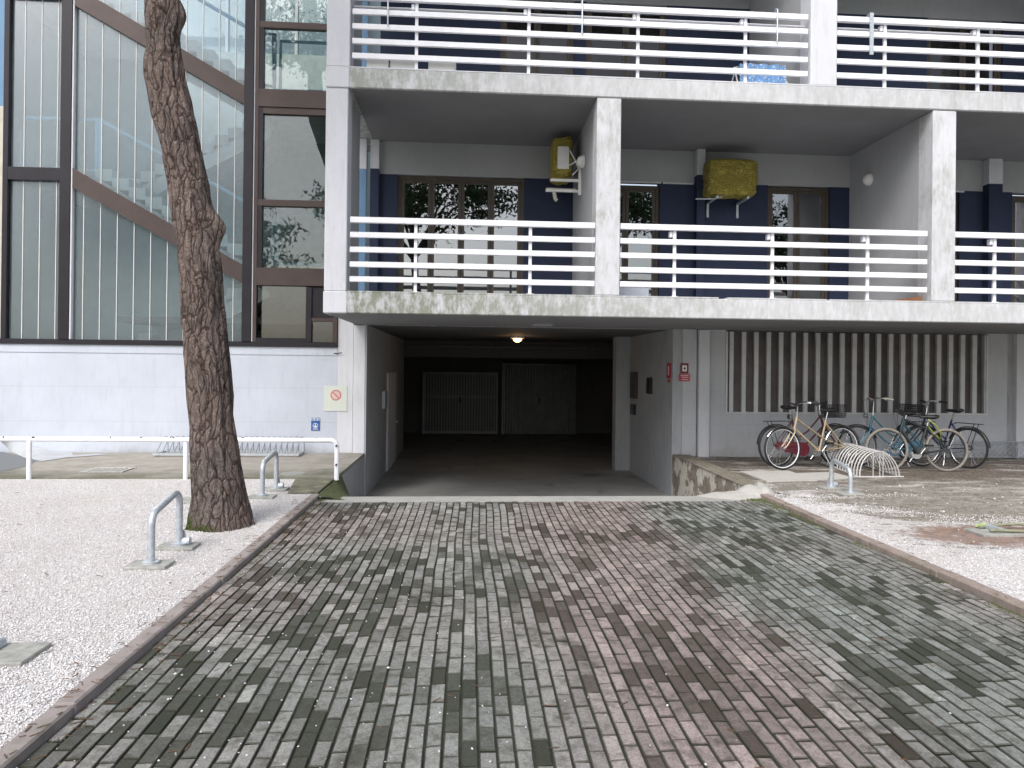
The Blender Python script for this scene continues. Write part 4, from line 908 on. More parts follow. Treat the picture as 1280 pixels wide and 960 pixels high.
mb.box(x0, x1, y0, y0+.015, z0, z1); mb.box(x0, x1, y1-.015, y1, z0, z1); mb.box(x0, x0+.015, y0+.015, y1-.015, z0, z1); mb.box(x1-.015, x1, y0+.015, y1-.015, z0, z1); mb.box(x0, x1, y0, y1, z0-.005, z0-.001); mb.box(x0-.015, x1+.015, y0-.015, y0-.001, z1-.04, z1)
under(mb.build('crate_body', M['wallblue']), r)
hooks = ((485, 8, 32, 'leftmost'), (728, 1, 42, 'second from left'), (972, 10, 52, 'third from left, curling over the top'), (1090, 22, 68, 'rightmost, flat and wide'))
for i, (px, a, b_, w_) in enumerate(hooks):
    yh = YF+.005; p = onY(px, a, yh); q = onY(px, b_, yh); zt = Z2+1.03
    r = root_at('hanging_bracket', (p.x, yh, q.z), ['thin grey rod hanging over the left end of the upper railing', 'grey rod hooked over the upper railing right of its second post', 'slim hook curling over the upper railing near the blue cloth', 'flat wide metal strap hooked over the right upper railing'][i], 'bracket', 'metal brackets hooked over the upper railings')
    mb = MB()
    if i < 3: mb.tube([(p.x, yh+.12, zt-.05), (p.x, yh+.10, zt+.02), (p.x, yh+.05, zt+.045), (p.x, yh, zt+.01), (p.x, yh, q.z)], .011, 6)
    else: mb.box(p.x-.028, p.x+.028, yh, yh+.012, q.z, zt+.03); mb.box(p.x-.028, p.x+.028, yh+.012, yh+.11, zt+.018, zt+.03)
    under(mb.build('rod', M['galv']), r)

# ------------------------------------------------------------------ white barrier rail on the left
r = root_at('barrier_rail', (-6, 10.05, 0), 'low white tubular barrier between the gravel and the mossy concrete', 'barrier')
a = onY(0, 546, 10.1); zt = .505
mb = MB(); pth = [(-11, 10.05, zt+.01), (-5.7, 10.03, zt), (-1.80, 10.0, zt)]
for t in range(1, 7): an = t/6*PI/2; pth.append((-1.80+.09*math.sin(an), 10.0, zt-.09+.09*math.cos(an)))
pth.append((-1.71, 10.0, -.02)); mb.tube(pth, .032, 12); under(mb.build('rail', M['railwhite']), r)
for x in (-9.4, -5.62, -3.66):
    o = MB().tube([(x, 10.03, -.02), (x, 10.03, zt-.02)], .030, 12).build('post', M['railwhite']); under(o, r)
# rust flecks on the barrier
M['rust'] = simple('rust', (.06, .035, .025), .9)
rg = random.Random(5)
for k in range(16): x = rg.uniform(-7, -1.9); under(MB().tube([(x, 10.0+.0, zt+.026), (x+rg.uniform(.01, .035), 10.0, zt+.027)], .009, 5).build('rust_fleck', M['rust']), r)
for z in (.42, .17): under(MB().tube([(-1.712, 9.966, z), (-1.708, 9.966, z+.03)], .012, 5).build('rust_fleck', M['rust']), r)

# drain grate
r = root_at('drain_grate', (-4.98, 10.75, .004), 'pale slotted drain cover set in the mossy concrete near the barrier', 'drain grate')
mb = MB(); 
for i in range(7): x = -5.22+i*.078; mb.box(x, x+.045, 10.55, 10.95, .002, .012)
mb.box(-5.24, -4.68, 10.93, 10.97, .002, .013); mb.box(-5.24, -4.68, 10.53, 10.57, .002, .013); under(mb.build('slats', M['paleslab']), r)
tag(MB().box(-5.23, -4.69, 10.56, 10.94, .0005, .0015).build('drain_well', M['dark']), 'dark gap below the slotted drain cover', 'drain')  # thin dark sheet on the concrete stands in for shade between the slats
r = root_at('manhole_cover', (-2.35, 10.4, .003), 'thin dark round cover in the concrete near the barrier end', 'manhole cover'); under(MB().disc((-2.38, 10.45, .003), (0, 0, 1), .17, .006).build('lid', M['steelplate']), r)

# long bike rack at the left wall
M['rackgrey'] = simple('grey_zinc_rack', (.24, .27, .31), .5, .3, var=.1)
r = root_at('bicycle_rack', (-3.86, 12.6, 0), 'long low galvanised rack of narrow loops along the pale wall', 'bicycle rack')
mb = MB()
for y in (12.35, 12.78): mb.box(-5.02, -2.72, y-.02, y+.02, .02, .055)
for x in (-5.0, -3.87, -2.74): mb.box(x-.018, x+.018, 12.371, 12.759, .02, .05)
under(mb.build('base_frame', M['galv']), r)
for i in range(25):
    x = -4.97+i*.0925; y0 = 12.74; w_ = .030
    pts = [(x-w_, y0-.3, .055), (x-w_, y0-.05, .25)]+[(x-w_*math.cos(t*PI/6), y0, .26+.03*math.sin(t*PI/6)) for t in range(7)]+[(x+w_, y0+.01, .05)]
    under(MB().tube(pts, .0065, 6).build('hoop', M['rackgrey']), r)

# ------------------------------------------------------------------ fold-down parking hoops
def hoop(x, ya, yb, h, label, lean=.0, z=0, pads=True, xs=.0):
    r = root_at('parking_hoop', (x, (ya+yb)/2, z), label, 'parking hoop', 'fold-down parking hoops'); R_ = .10; pts = [(x, ya, z+.01), (x, ya, z+h-.06-R_)]
    for t in range(1, 7): a = t/6*PI/2; pts.append((x, ya+R_*(1-math.cos(a)), z+h-.06-R_+R_*math.sin(a)))
    for t in range(0, 7): a = t/6*PI/2; pts.append((x+xs, yb-R_+R_*math.sin(a), z+h-R_*(1-math.cos(a))))
    pts.append((x+xs, yb, z+.02)); under(MB().tube(pts, .027, 12).build('tube', M['galv']), r)
    for q, (yy_, xx) in enumerate(((ya, x), (yb, x+xs))):
        pl = MB(); pl.box(xx-.16, xx+.14, yy_-.10, yy_+.10, z-.012, z+.012, bev=.004); under(pl.build('base_plate', M['steelplate']), r)
        c = MB(); c.disc((xx, yy_, z+.02), (0, 0, 1), .06, .02, 16)
        if q: c.prism([(xx-.03, yy_+.035, z+.012), (xx-.03, yy_+.10, z+.012), (xx-.03, yy_+.035, z+.13)], (.06, 0, 0)); c.disc((xx+.05, yy_+.02, z+.04), (1, 0, 0), .035, .06, 14)
        under(c.build('foot', M['galv']), r)
    return r
hoop(-2.33, 5.72, 6.29, .45, 'galvanised parking hoop upright in the white gravel left of the tree', xs=-.01)
hoop(-2.30, 8.62, 9.15, .45, 'galvanised parking hoop standing behind the tree near the barrier', xs=.02)
zz = zr(4.7, 9)
hoop(4.68, 8.76, 9.2, .36, 'short galvanised parking hoop on the right in front of the bicycles', z=zz+.01, xs=-.02)
def folded(x, y, z, dirx, label, mat):
    r = root_at('parking_hoop', (x, y, z), label, 'parking hoop', 'fold-down parking hoops')
    pl = MB(); pl.box(x-.22, x+.19, y-.14, y+.14, z-.012, z+.014, bev=.004); under(pl.build('base_plate', M['steelplate']), r)
    pts = [(x-.10 if dirx > 0 else x-.06, y-.05, z+.035), (x+.35*dirx, y-.11, z+.03), (x+.43*dirx, y-.07, z+.04), (x+.45*dirx, y+.03, z+.04), (x+.43*dirx, y+.15, z+.04), (x+.35*dirx, y+.20, z+.04), (x-.10 if dirx > 0 else x-.06, y+.09, z+.035)]
    under(MB().tube(pts, .016 if dirx < 0 else .014, 10).build('tube', mat), r); c = MB(); c.disc((x-(.05 if dirx < 0 else 0), y+.02, z+.028), (0, 1, 0), .034, .16, 14); under(c.build('hinge', M['galv']), r)
folded(-2.38, 4.00, -.004, -1, 'parking hoop folded flat on its plate at the left edge of the gravel', M['galv'])
M['greenrust'] = simple('weathered_green_tube', (.24, .25, .17), .7, .1, var=.3, sc_=10)
folded(4.95, 6.62, zr(5, 6.6)+.01, 1, 'weathered parking hoop lying folded on the red dirt at right', M['greenrust'])
r = root_at('base_slab', (-2.95, 8.42, 0), 'bare stone base plate half hidden behind the tree', 'base plate'); under(MB().box(-3.12, -2.72, 8.28, 8.55, -.012, .012, bev=.004).build('plate', M['steelplate']), r)

# ------------------------------------------------------------------ right side ground things
i0 = 0
for pts, lab in ((((925, 590), (985, 588), (1022, 602), (958, 604)), 'large pale slab in the ground before the cream bicycle'), (((990, 592), (1040, 590), (1066, 598), (1020, 601)), 'pale slab between the large slab and the coil rack')):
    q = [onZ(a, b_, -.03) for a, b_ in pts]; mb = MB(); mb.prism([(p.x, p.y, zr(p.x, p.y)-.02) for p in q[::-1]], (0, 0, .04)); o = tag(mb.build('stone_slab', M['paleslab']), lab, 'slab')
def zp(x, y): return 0
mb = MB(); vs = []; n = 36; rg = random.Random(2)
for j in range(n+1):
    for i in range(n+1):
        u = i/n; v = j/n; x = 2.75+u*1.05; y = 8.62+v*.75
        d = max(0, 1-((x-3.38)/(.62 if x < 3.38 else .42))**2-((y-9.0)/.38)**2)
        d2 = max(0, 1-((x-3.60)/.25)**2-((y-9.05)/.30)**2)
        zb = ZB-.02-max(0, (y-8.94))*.195 if x < 3.63 else zr(x, y)-.02
        h = (.085*d**.8+.085*d2**.7)*(1+.2*noise.noise(Vector((x*7, y*7, 0))))+.004*noise.noise(Vector((x*40, y*40, 0)))
        vs.append((x, y, max(zb-.01+h if d+d2 > 0 else zb-.03, -.5)))
mb.add(vs, [(j*(n+1)+i, j*(n+1)+i+1, j*(n+1)+i+n+2, j*(n+1)+i+n+1) for j in range(n) for i in range(n)], True)
tag(mb.build('sand_pile', M['sand']), 'pale sand heap at the far end of the right kerb', 'sand', kind='stuff')
mb = MB(); p = onZ(1228, 658, -.0); 
mb.add([(p.x-.09, p.y-.02, .0), (p.x+.08, p.y-.01, .0), (p.x+.10, p.y+.03, .01), (p.x-.05, p.y+.03, .012), (p.x+.01, p.y, .035)], [(0, 1, 4), (1, 2, 4), (2, 3, 4), (3, 0, 4), (0, 3, 2, 1)])
tag(mb.build('litter', simple('yellow_green_plastic', (.36, .46, .18), .5)), 'crumpled yellow green scrap lying on the dirt at right', 'litter')
# low mesh panel by the right wall
r = root_at('wire_fence', (10.3, W-.1, 0), 'low diamond mesh fence at the foot of the right wall', 'fence')
f0, f1, z0, z1 = 8.75, 12.5, -.06, .235; mb = MB(); st = .10; h_ = z1-z0
k = f0-h_
while k < f1:
    for sg in (1, -1):
        xa, xb = (k, k+h_) if sg > 0 else (k+h_, k); za, zb_ = z0, z1
        def clipx(x, a, za, b_, zb2): return za+(zb2-za)*(x-a)/(b_-a)
        pa, pb2 = (xa, za), (xb, zb_)
        if pa[0] > pb2[0]: pa, pb2 = pb2, pa
        if pb2[0] > f0 and pa[0] < f1:
            A = pa if pa[0] >= f0 else (f0, clipx(f0, *pa, *pb2)); Bq = pb2 if pb2[0] <= f1 else (f1, clipx(f1, *pa, *pb2))
            mb.tube([(A[0], W-.10-.004*sg, A[1]), (Bq[0], W-.10-.004*sg, Bq[1])], .0045, 4)
    k += st
under(mb.build('mesh', M['galv']), r); mb = MB()
mb.tube([(f0, W-.1, z1), (f1, W-.1, z1)], .010, 6); mb.tube([(f0, W-.1, z0+.02), (f1, W-.1, z0+.02)], .008, 6); under(mb.build('rail', M['galv']), r)
for x in (f0, 10.0, 11.3, 12.5): under(MB().tube([(x, W-.1, z0-.05), (x, W-.1, z1+.01)], .014, 6).build('post', M['galv']), r)

# coil rack
A = Vector((5.97, 10.36, 0)); Bv = Vector((6.18, 11.91, 0)); dv = (Bv-A); ax = dv.normalized(); pv = Vector((1, .0, 0))
zc = -.055
r = root_at('bicycle_rack', A.lerp(Bv, .5)+Vector((0, 0, zc)), 'low coil rack of pale round hoops holding the bicycles', 'bicycle rack')
mb = MB(); 
for s_ in (-1, 1): mb.tube([A+pv*.31*s_-ax*.02+Vector((0, 0, zc+.02)), Bv+pv*.31*s_+Vector((0, 0, zc+.02))], .014, 6)
mb.tube([A-pv*.40+Vector((0, 0, zc+.02)), A+pv*.36+Vector((0, 0, zc+.02))], .016, 6); mb.tube([Bv-pv*.33+Vector((0, 0, zc+.02)), Bv+pv*.33+Vector((0, 0, zc+.02))], .014, 6)
M['coil'] = simple('pale_coated_steel', (.50, .49, .48), .45, .2, var=.1)
under(mb.build('base_frame', M['coil']), r)
for i in range(15):
    c = A.lerp(Bv, i/14)+Vector((0, 0, zc+.02)); pts = [c+pv*(-.30*math.cos(t*PI/14))+Vector((0, 0, .36*math.sin(t*PI/14)))+ax*.06*math.sin(t*PI/14) for t in range(15)]
    mb = MB().tube(pts, .0105, 6)
    if i == 0:
        for u in (-.10, .0, .05): mb.tube([c+pv*u, c+pv*u+Vector((0, 0, .36*math.sqrt(max(0, 1-(u/.3)**2))))], .008, 6)
    under(mb.build('hoop', M['coil']), r)

# ------------------------------------------------------------------ bicycles
def wheel(root, name, hub, R, tyre, rimm, tw=.018, nsp=24):
    rim = MB().ring(hub, (0, 1, 0), R-tw*1.9, .009, 40, 6).build(name, rimm, root)
    t = MB().ring(hub, (0, 1, 0), R-tw, tw, 40, 8).build('tyre', tyre, rim)
    m = MB(); h = Vector(hub); m.tube([h+Vector((0, -.045, 0)), h+Vector((0, .045, 0))], .018, 8)
    for i in range(nsp):
        a = 2*PI*i/nsp; s = -1 if i % 2 else 1; m.tube([h+Vector((.015*math.cos(a+.5*s), .03*s, .015*math.sin(a+.5*s))), h+Vector(((R-tw*2.1)*math.cos(a), 0, (R-tw*2.1)*math.sin(a)))], .0016, 3, caps=False)
    m.build('spokes', M['chrome'], rim); return rim
def arc(hub, R, a0, a1, n=14): return [Vector(hub)+Vector((math.cos(math.radians(a0+(a1-a0)*i/n))*R, 0, math.sin(math.radians(a0+(a1-a0)*i/n))*R)) for i in range(n+1)]
def guard(root, hub, R, a0, a1, mat, w=.028):
    m = MB(); vs = []; P_ = arc(hub, R, a0, a1, 16); h = Vector(hub)
    for p in P_:
        o_ = (p-h).normalized(); 
        for y, d in ((-w, -.014), (-w*.6, 0), (w*.6, 0), (w, -.014)): vs.append(p+o_*d+Vector((0, y, 0)))
    m.add(vs, [(4*i+k, 4*i+k+1, 4*i+k+5, 4*i+k+4) for i in range(16) for k in range(3)], True); return m.build('mudguard', mat, root)
def bicycle(loc, ang, label, paint, style='city', R=.33, wb=1.03, tyre='rubber', rim='chrome', basket=False, rack=True, cguard=None, gmat='black', lean=0, lamp=False, seatz=.88, lock=False, barz=.99, stand=True, hgrip='black', tw=.018):
    root = empty('bicycle', loc, ang); root.rotation_euler = (lean, 0, ang); tag(root, label, 'bicycle', 'bicycles parked at the coil rack')
    pm = simple('bike_paint_%d' % len(bpy.data.materials), paint, .3, .1, var=.08, sc_=8, bs=.03, spec=.6)
    rh, fh, bb = Vector((0, 0, R)), Vector((wb, 0, R)), Vector((.43, 0, .275))
    st = Vector((.27, 0, seatz-.10)); ht, hb = Vector((wb-.27, 0, .80)), Vector((wb-.225, 0, .64))
    wheel(root, 'rear_wheel', rh, R, M[tyre], M[rim], tw); wheel(root, 'front_wheel', fh, R, M[tyre], M[rim], tw)
    f = MB(); r = .0155 if style != 'mtb' else .02
    stj = bb.lerp(st, .80)
    f.tube([bb, stj+(st-bb)*.08], r, 8); f.tube([ht+Vector((-.004, 0, .02)), hb+Vector((.004, 0, -.01))], r*1.25, 8)
    if style == 'mixte':
        f.tube([hb, bb], r, 8)
        for s in (-1, 1): f.tube([ht+Vector((0, .012*s, -.02)), bb.lerp(st, .38)+Vector((0, .016*s, 0)), rh+Vector((0, .06*s, 0))], r*.62, 6)
    elif style == 'step':
        f.tube([hb, (hb+bb)*.5+Vector((-.02, 0, -.04)), bb], r, 8); f.tube([ht, ht.lerp(bb.lerp(st, .3), .55)+Vector((0, 0, -.05)), bb.lerp(st, .3)], r*.85, 8)
    else:
        f.tube([ht, stj], r, 8); f.tube([hb, bb], r*1.15, 8)
    for s in (-1, 1):
        f.tube([bb+Vector((0, .03*s, 0)), rh+Vector((0, .06*s, 0))], r*.6, 6); f.tube([stj+Vector((0, .012*s, 0)), rh+Vector((0, .06*s, 0))], r*.55, 6)
    f.build('frame', pm, root)
    k = MB()
    for s in (-1, 1): k.tube([hb+Vector((.008, .015*s, -.01)), hb+Vector((.03, .05*s, -.06)), Vector((wb-.14, .055*s, .50)), Vector((wb-.05, .055*s, .38)), fh+Vector((0, .055*s, 0))], [.014, .014, .012, .010, .009], 8)
    k.build('fork', pm, root)
    sd = MB(); sd.tube([stj, st+(st-bb)*.10], .012, 8); sd = sd.build('seat_post', M['chrome'], root)
    s0 = st+(st-bb)*.12+Vector((0, 0, .02)); sm = MB(); prof = [(-.13, .035, .02), (-.12, .075, .03), (-.07, .085, .035), (-.01, .06, .03), (.05, .03, .026), (.12, .020, .022), (.145, .008, .012)]
    vs = []
    for x, w_, h_ in prof:
        for a in range(10): t = 2*PI*a/10; vs.append(s0+Vector((x, w_*math.cos(t), h_*math.sin(t)+(.012 if x < -.08 else 0))))
    n = len(prof); sm.add(vs, [(i*10+a, i*10+(a+1) % 10, (i+1)*10+(a+1) % 10, (i+1)*10+a) for i in range(n-1) for a in range(10)]+[tuple(range(10))[::-1], tuple(range((n-1)*10, n*10))], True); sm.build('saddle', M['black'], root)
    hbm = MB(); hc = ht+Vector((-.02, 0, barz-.82)); hbm.tube([ht, hc, hc+Vector((.03, 0, .015))], .012, 8)
    b0 = hc+Vector((.03, 0, .01)); back = -.17 if style != 'mtb' else -.05; up = .05 if style != 'mtb' else .02
    bar = [b0+Vector((back, s*(.27 if style != 'mtb' else .29), up*.6)) for s in (-1,)]+[b0+Vector((back*.45, -.24, up)), b0+Vector((.0, -.12, up)), b0, b0+Vector((.0, .12, up)), b0+Vector((back*.45, .24, up)), b0+Vector((back, .27 if style != 'mtb' else .29, up*.6))]
    hbm.tube(bar, .011, 8); ho = hbm.build('handlebar', M['chrome'] if style != 'mtb' else M['black'], root)
    for s in (-1, 1): gm = MB(); e = bar[0] if s < 0 else bar[-1]; d_ = (bar[0]-bar[1] if s < 0 else bar[-1]-bar[-2]).normalized(); gm.tube([e-d_*.09, e+d_*.03], .016, 8); gm.tube([e-d_*.10+Vector((.02, 0, -.01)), e-d_*.03+Vector((.05, 0, -.02))], .006, 5); gm.build('grip', M[hgrip], ho)
    cb = MB(); cb.tube([b0+Vector((.01, .1, up)), b0+Vector((.12, .06, .02)), hb+Vector((.05, .02, .02))], .003, 4); cb.tube([b0+Vector((.01, -.1, up)), b0+Vector((.13, -.05, .0)), hb+Vector((.03, -.02, -.04))], .003, 4); cb.build('cable', M['black'], ho)
    c = MB(); c.disc(bb+Vector((0, -.05, 0)), (0, 1, 0), .085, .006, 24); c.tube([bb+Vector((0, -.075, 0)), bb+Vector((.10, -.08, -.13))], .009, 6); c.tube([bb+Vector((0, .075, 0)), bb+Vector((-.10, .08, .13))], .009, 6); c.tube([bb+Vector((0, -.08, 0)), bb+Vector((0, .08, 0))], .012, 6)
    co = c.build('crank', M['chrome'], root)
    MB().box(bb.x+.05, bb.x+.15, -.17, -.09, bb.z-.145, bb.z-.115).build('pedal', M['black'], co); MB().box(bb.x-.15, bb.x-.05, .09, .17, bb.z+.115, bb.z+.145).build('pedal', M['black'], co)
    if style != 'mtb' or cguard:
        guard(root, rh, R+.022, 20, 175, M[gmat] if isinstance(gmat, str) else gmat); guard(root, fh, R+.022, 35, 160, M[gmat] if isinstance(gmat, str) else gmat)
    if cguard:
        m = MB(); o = [bb+Vector((.12*math.cos(a), -.06, .11*math.sin(a))) for a in [(-90+18*i)*PI/180 for i in range(11)]]+[rh+Vector((0, -.06, .075)), rh+Vector((-.06, -.06, .04)), rh+Vector((-.06, -.06, -.035)), rh+Vector((0, -.06, -.06))]
        m.prism(o, (0, -.025, 0)); m.build('chain_guard', simple('chain_guard_%d' % len(bpy.data.materials), cguard, .45, var=.1), root)
    else:
        m = MB(); m.tube([bb+Vector((0, -.05, .085)), rh+Vector((0, -.05, .035))], .004, 4); m.tube([bb+Vector((0, -.05, -.085)), rh+Vector((0, -.05, -.035))], .004, 4); m.disc(rh+Vector((0, -.05, 0)), (0, 1, 0), .04, .02, 16); m.build('chain', M['black'], root)
    if rack:
        m = MB(); zt = R*2+.065
        m.tube([(.20, -.05, zt), (-.20, -.06, zt), (-.22, 0, zt), (-.20, .06, zt), (.20, .05, zt)], .006, 6); m.tube([(.15, 0, zt), (-.2, 0, zt)], .005, 5)
        for x in (-.1, .02, .12): m.tube([(x, -.055, zt), (x, .055, zt)], .004, 5)
        for s in (-1, 1): m.tube([(-.12, .055*s, zt), rh+Vector((0, .065*s, 0))], .006, 6)
        m.tube([(.20, 0, zt), bb.lerp(st, .72)], .006, 6); m.build('carrier', M['black'] if basket or gmat == 'black' else M['chrome'], root)
    if basket:
        m = MB(); x0, x1, w0, w1, z0_, z1_ = wb-.20, wb+.10, .13, .16, .78, .98
        for j in range(7):
            t = j/6; z_ = z0_+(z1_-z0_)*t; w_ = w0+(w1-w0)*t; e = .02*t; m.tube([(x0-e, -w_, z_), (x1+e, -w_, z_), (x1+e, w_, z_), (x0-e, w_, z_)], .007 if j in (0, 6) else .0048, 4, True)
        for i in range(12):
            t = i/11; 
            for s in (-1, 1): m.tube([(x0+(x1-x0)*t, w0*s, z0_), (x0-.02+(x1-x0+.04)*t, w1*s, z1_)], .0046, 4)
        for i in range(9):
            t = -1+2*i/8; m.tube([(x0, w0*t, z0_), (x0-.02, w1*t, z1_)], .0046, 4); m.tube([(x1, w0*t, z0_), (x1+.02, w1*t, z1_)], .0046, 4); m.tube([(x0, w0*t, z0_), (x1, w0*t, z0_)], .003, 4)
        m.build('basket', M['black'], root)
    if lamp:
        m = MB(); m.tube([(wb-.20, 0, .80), (wb-.15, 0, .82), (wb-.12, 0, .82)], [.02, .035, .04], 12); m.build('headlight', M['chrome'], root)
    if stand:
        m = MB(); m.tube([bb+Vector((-.06, .03, -.02)), bb+Vector((-.12, .14, -.262))], .008, 6); m.build('kickstand', M['chrome'], root)
    if lock:
        m = MB(); m.tube([(.30, .05, .80), (.20, .09, .72), (.12, .07, .60), (.10, .02, .50), (.18, -.03, .60), (.28, -.05, .74)], .011, 6); m.build('lock', simple('yellow_green_lock', (.27, .32, .06), .5), root)
    return root
def place(rear_px, front_px, z, yr=None, **k):
    """stand a bicycle by its two wheel contact points"""
    a = onZ(*rear_px, z); b_ = onZ(*front_px, z); d = b_-a; k['wb'] = max(.9, min(1.1, d.length)); 
    return dict(loc=(a.x, a.y, z), ang=math.atan2(d.y, d.x), **k)
ZG = -.045
bicycle(label='cream mixte bicycle with pale rims facing left at the near end of the row', paint=(.46, .37, .25), style='mixte', rim='railwhite', rack=False, **place((1053, 585), (967, 588), ZG, gmat='chrome', lamp=True, lean=.05, seatz=.93))
p = place((971, 583.5), (1060, 581), ZG)
bicycle(label='dark bicycle with a red chain guard and black basket behind the cream one', paint=(.07, .015, .02), style='step', basket=True, cguard=(.14, .018, .03), lean=-.05, seatz=.95, **p)
bicycle(label='teal blue city bicycle with bright handlebar behind the coil rack', paint=(.045, .15, .21), style='step', cguard=(.09, .22, .34), gmat='black', lamp=True, barz=1.06, hgrip='cream', **place((1153, 583), (1072, 583), ZG, lean=.05))
bicycle(label='black mountain bicycle with dusty tyres and a yellow green lock', paint=(.022, .03, .032), style='mtb', tyre='greyrubber', rim='black', R=.335, rack=False, lock=True, tw=.024, stand=False, **place((1184, 590), (1109, 589), ZG, lean=.07, seatz=.86, barz=.93))
bicycle(label='dark blue bicycle with front basket and rear carrier at the right end of the row', paint=(.02, .025, .09), style='step', basket=True, tyre='rubber', hgrip='black', loc=(8.02, 11.38, ZG-.01), ang=math.radians(112), wb=1.02, lean=.04, seatz=.93, barz=1.02)

# ------------------------------------------------------------------ pine tree
def trunk(loc_y, prof, mat, root, top_ext, seed=0):
    cs = []
    for y, xa, xb in prof:
        a = onY(xa, y, loc_y); b_ = onY(xb, y, loc_y); cs.append(((a+b_)/2, (b_-a).length/2*.97))
    cs += top_ext; cs.sort(key=lambda c: c[0].z)
    zs = [c[0].z for c in cs]
    def at(z):
        for i in range(len(cs)-1):
            if zs[i] <= z <= zs[i+1]:
                t = (z-zs[i])/(zs[i+1]-zs[i]+1e-9); return cs[i][0].lerp(cs[i+1][0], t), cs[i][1]*(1-t)+cs[i+1][1]*t
        return cs[-1]
    NA = 132; rows = []; z = zs[0]
    while z < zs[-1]: rows.append(z); z += .0125 if z < 5.4 else .06
    vs = np.zeros((len(rows), NA, 3))
    for j, z in enumerate(rows):
        c, r = at(z)
        for i in range(NA):
            a = 2*PI*i/NA; d = Vector((math.cos(a), math.sin(a), 0)); q = Vector((d.x*r*5.4, d.y*r*5.4, z*.62+seed))
            wq = q+Vector((noise.noise(q*1.3), noise.noise(q*1.3+Vector((5, 5, 5))), noise.noise(q*1.1+Vector((9, 0, 3)))*.8))*.55
            dist, _ = noise.voronoi(Vector((wq.x*1.7, wq.y*1.7, wq.z*1.5)))
            e = dist[1]-dist[0]; pl = min(1, e*3.2)
            k = r+.024*pl-.016+.018*noise.noise(q*.55)+.006*noise.noise(q*5)
            for (pz, pa, pr, ph, aw) in ((2.80, 0.05, .15, .10, .5), (4.76, -.1, .12, .045, .5), (4.25, PI, .13, .02, .5), (3.75, PI, .1, .015, .6)):
                da = (a-pa+PI) % (2*PI)-PI; k += ph*math.exp(-((z-pz)/pr)**2-(da/aw)**2)
            if z < .35: k += .034*((.35-z)/.35)**2*(1+.5*math.sin(a*5+1))
            vs[j, i] = (c.x+d.x*k, c.y+d.y*k, z)
    n = len(rows); V = vs.reshape(-1, 3); F = []
    for j in range(n-1):
        for i in range(NA): i2 = (i+1) % NA; F.append((j*NA+i, j*NA+i2, (j+1)*NA+i2, (j+1)*NA+i))
    me = bpy.data.meshes.new('trunk'); me.from_pydata(V.tolist(), [], F); me.materials.append(mat); me.polygons.foreach_set('use_smooth', [True]*len(F)); o = bpy.data.objects.new('trunk', me); COL.objects.link(o); under(o, root)
prof = [(0, 182, 224), (20, 182, 227), (45, 183, 226), (100, 184, 231), (130, 189, 239), (160, 196, 246), (187, 203, 251), (230, 212, 262), (270, 216, 267), (300, 221, 272), (330, 224, 278), (380, 227, 281), (420, 229, 284), (460, 232, 288), (520, 235.5, 293), (580, 239, 300), (620, 240, 307), (645, 238, 311), (662, 236, 313)]
T = root_at('pine_tree', (-2.3, 7.16, 0), 'tall leaning pine trunk with flaky bark and a knot, rooted in gravel', 'tree')
trunk(7.16, prof, M['bark'], T, [(Vector((-3.75, 7.2, 7.5)), .20), (Vector((-3.9, 7.3, 9.5)), .14), (Vector((-3.9, 7.3, 11.2)), .05)])
def crown(name, cx, cy, cz, R, H, n, root, seed, leaf=.16):
    rg_ = np.random.default_rng(seed); NC = 60
    th = rg_.uniform(0, 2*PI, NC); rr = R*np.sqrt(rg_.uniform(0, 1, NC)); C = np.stack([cx+rr*np.cos(th), cy+rr*np.sin(th), cz+H*(rg_.uniform(-.3, 1, NC))*(1-(rr/R)**2*.7)], 1)
    k = rg_.integers(0, NC, n); s = rg_.uniform(.35, .75, NC)[k][:, None]*R*.22
    P_ = C[k]+rg_.normal(0, 1, (n, 3))*s*np.array([1, 1, .5]); d = rg_.normal(0, 1, (n, 3)); d /= np.linalg.norm(d, axis=1)[:, None]; e = np.cross(d, rg_.normal(0, 1, (n, 3))); e /= np.linalg.norm(e, axis=1)[:, None]
    L = leaf*rg_.uniform(.6, 1.3, (n, 1)); V = np.stack([P_-e*L*.25, P_+e*L*.25, P_+d*L], 1).reshape(-1, 3)
    me = bpy.data.meshes.new(name); me.from_pydata(V.tolist(), [], np.arange(n*3).reshape(-1, 3).tolist()); me.materials.append(M['needles']); o = bpy.data.objects.new(name, me); COL.objects.link(o); under(o, root)
    mb = MB()
    for i in range(0, NC, 4): mb.tube([(cx, cy, cz-H*.9), tuple((np.array([cx, cy, cz-H*.3])+C[i])/2), tuple(C[i])], [.09, .06, .02], 6)
    under(mb.build('branches', M['bark'], None), root)
crown('crown', -3.9, 7.2, 10.2, 3.4, 1.7, 9000, T, 3)
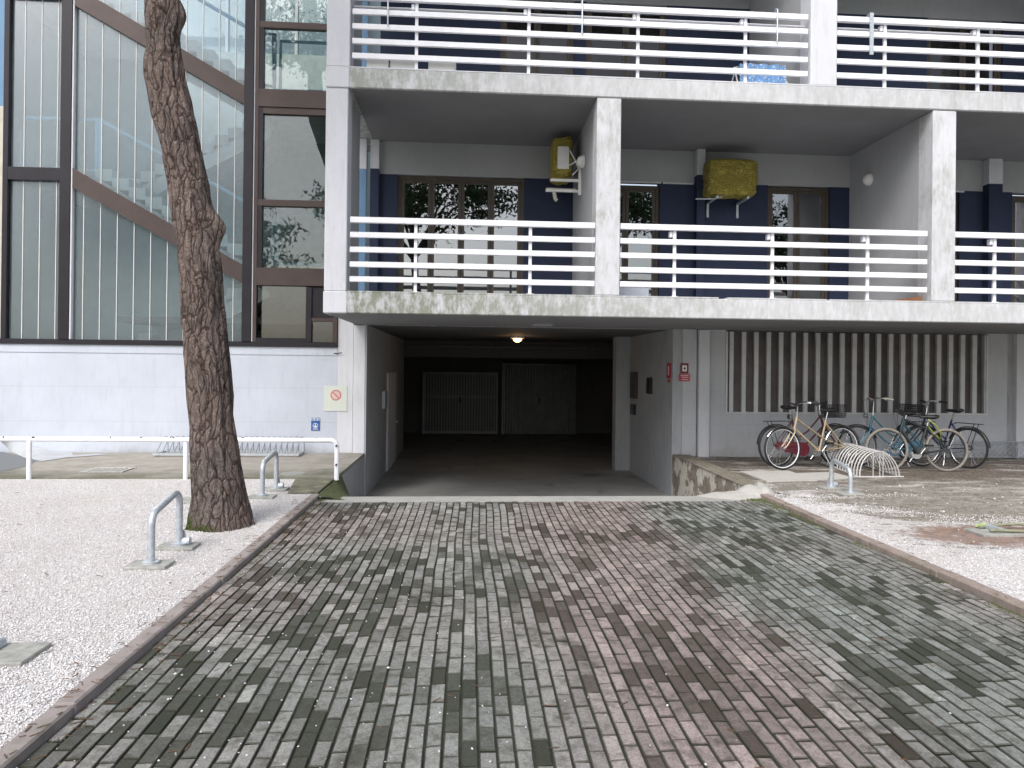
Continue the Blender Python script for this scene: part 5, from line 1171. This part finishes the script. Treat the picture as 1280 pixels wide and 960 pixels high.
# the pines across the lawn that the balcony windows mirror
for i, (x, y, h, R, lab) in enumerate(((-11.5, -9, 6.6, 3.6, 'umbrella pine mirrored in the stair windows'), (-2.8, -13, 9.6, 4.6, 'umbrella pine mirrored in the left balcony door'), (7.0, -12, 9.5, 4.0, 'umbrella pine mirrored in the middle balcony door'), (18, -15, 8, 4, 'umbrella pine mirrored in the rightmost balcony door'), (-17, -14, 8, 4, 'umbrella pine mirrored at the far left of the stair glass'))):
    t = root_at('pine_tree', (x, y, 0), lab, 'tree', 'pines across the lawn'); mb = MB(); mb.tube([(x, y, -.1), (x+.2, y, h*.5), (x-.1, y+.1, h)], [.3, .22, .12], 12); under(mb.build('trunk', M['bark']), t)
    crown('crown', x, y, h, R, 3.0, 8000 if i else 5000, t, 20+i, .26)

# ------------------------------------------------------------------ light, sky, camera
w = bpy.data.worlds.new('World'); sc.world = w; w.use_nodes = True; nt = w.node_tree; bg = nt.nodes['Background']
sky = nt.nodes.new('ShaderNodeTexSky'); sky.sky_type = 'NISHITA'; sky.sun_disc = False
SE, SA = math.radians(48), math.radians(205)       # sun behind the camera, a little to the left
sky.sun_elevation = SE; sky.sun_rotation = SA; sky.air_density = 1.0; sky.dust_density = 4.0; sky.ozone_density = 1
hs = nt.nodes.new('ShaderNodeHueSaturation'); hs.inputs['Saturation'].default_value = .55
nt.links.new(sky.outputs[0], hs.inputs['Color']); nt.links.new(hs.outputs[0], bg.inputs[0]); bg.inputs[1].default_value = .13
sd = bpy.data.lights.new('sun', 'SUN'); sd.energy = 1.25; sd.angle = math.radians(25); sd.color = (1, .985, .965); so = bpy.data.objects.new('sun', sd); COL.objects.link(so)
dirv = Vector((math.sin(SA)*math.cos(SE), math.cos(SA)*math.cos(SE), math.sin(SE))); so.rotation_euler = dirv.to_track_quat('Z', 'Y').to_euler(); so.location = dirv*30
pl = bpy.data.lights.new('garage_bulb', 'POINT'); pl.energy = 2.5; pl.color = (1, .6, .3); pl.shadow_soft_size = .1; po = bpy.data.objects.new('garage_bulb', pl); COL.objects.link(po); po.location = (1.12, 16.7, 1.93)
cam = bpy.data.cameras.new('camera'); co = bpy.data.objects.new('camera', cam); COL.objects.link(co)
cam.sensor_width = 36; cam.lens = FL/1280*36; cam.shift_x = -DX/1280; cam.shift_y = DY/1280; cam.clip_end = 500
mw = Matrix((R2, U2, -Fw)).transposed().to_4x4(); mw.translation = Vector((0, 0, EYE)); co.matrix_world = mw
sc.camera = co
sc.view_settings.view_transform = 'Standard'; sc.view_settings.look = 'None'; sc.view_settings.exposure = .78; sc.view_settings.gamma = 1
sc.render.resolution_x = 1024; sc.render.resolution_y = 768
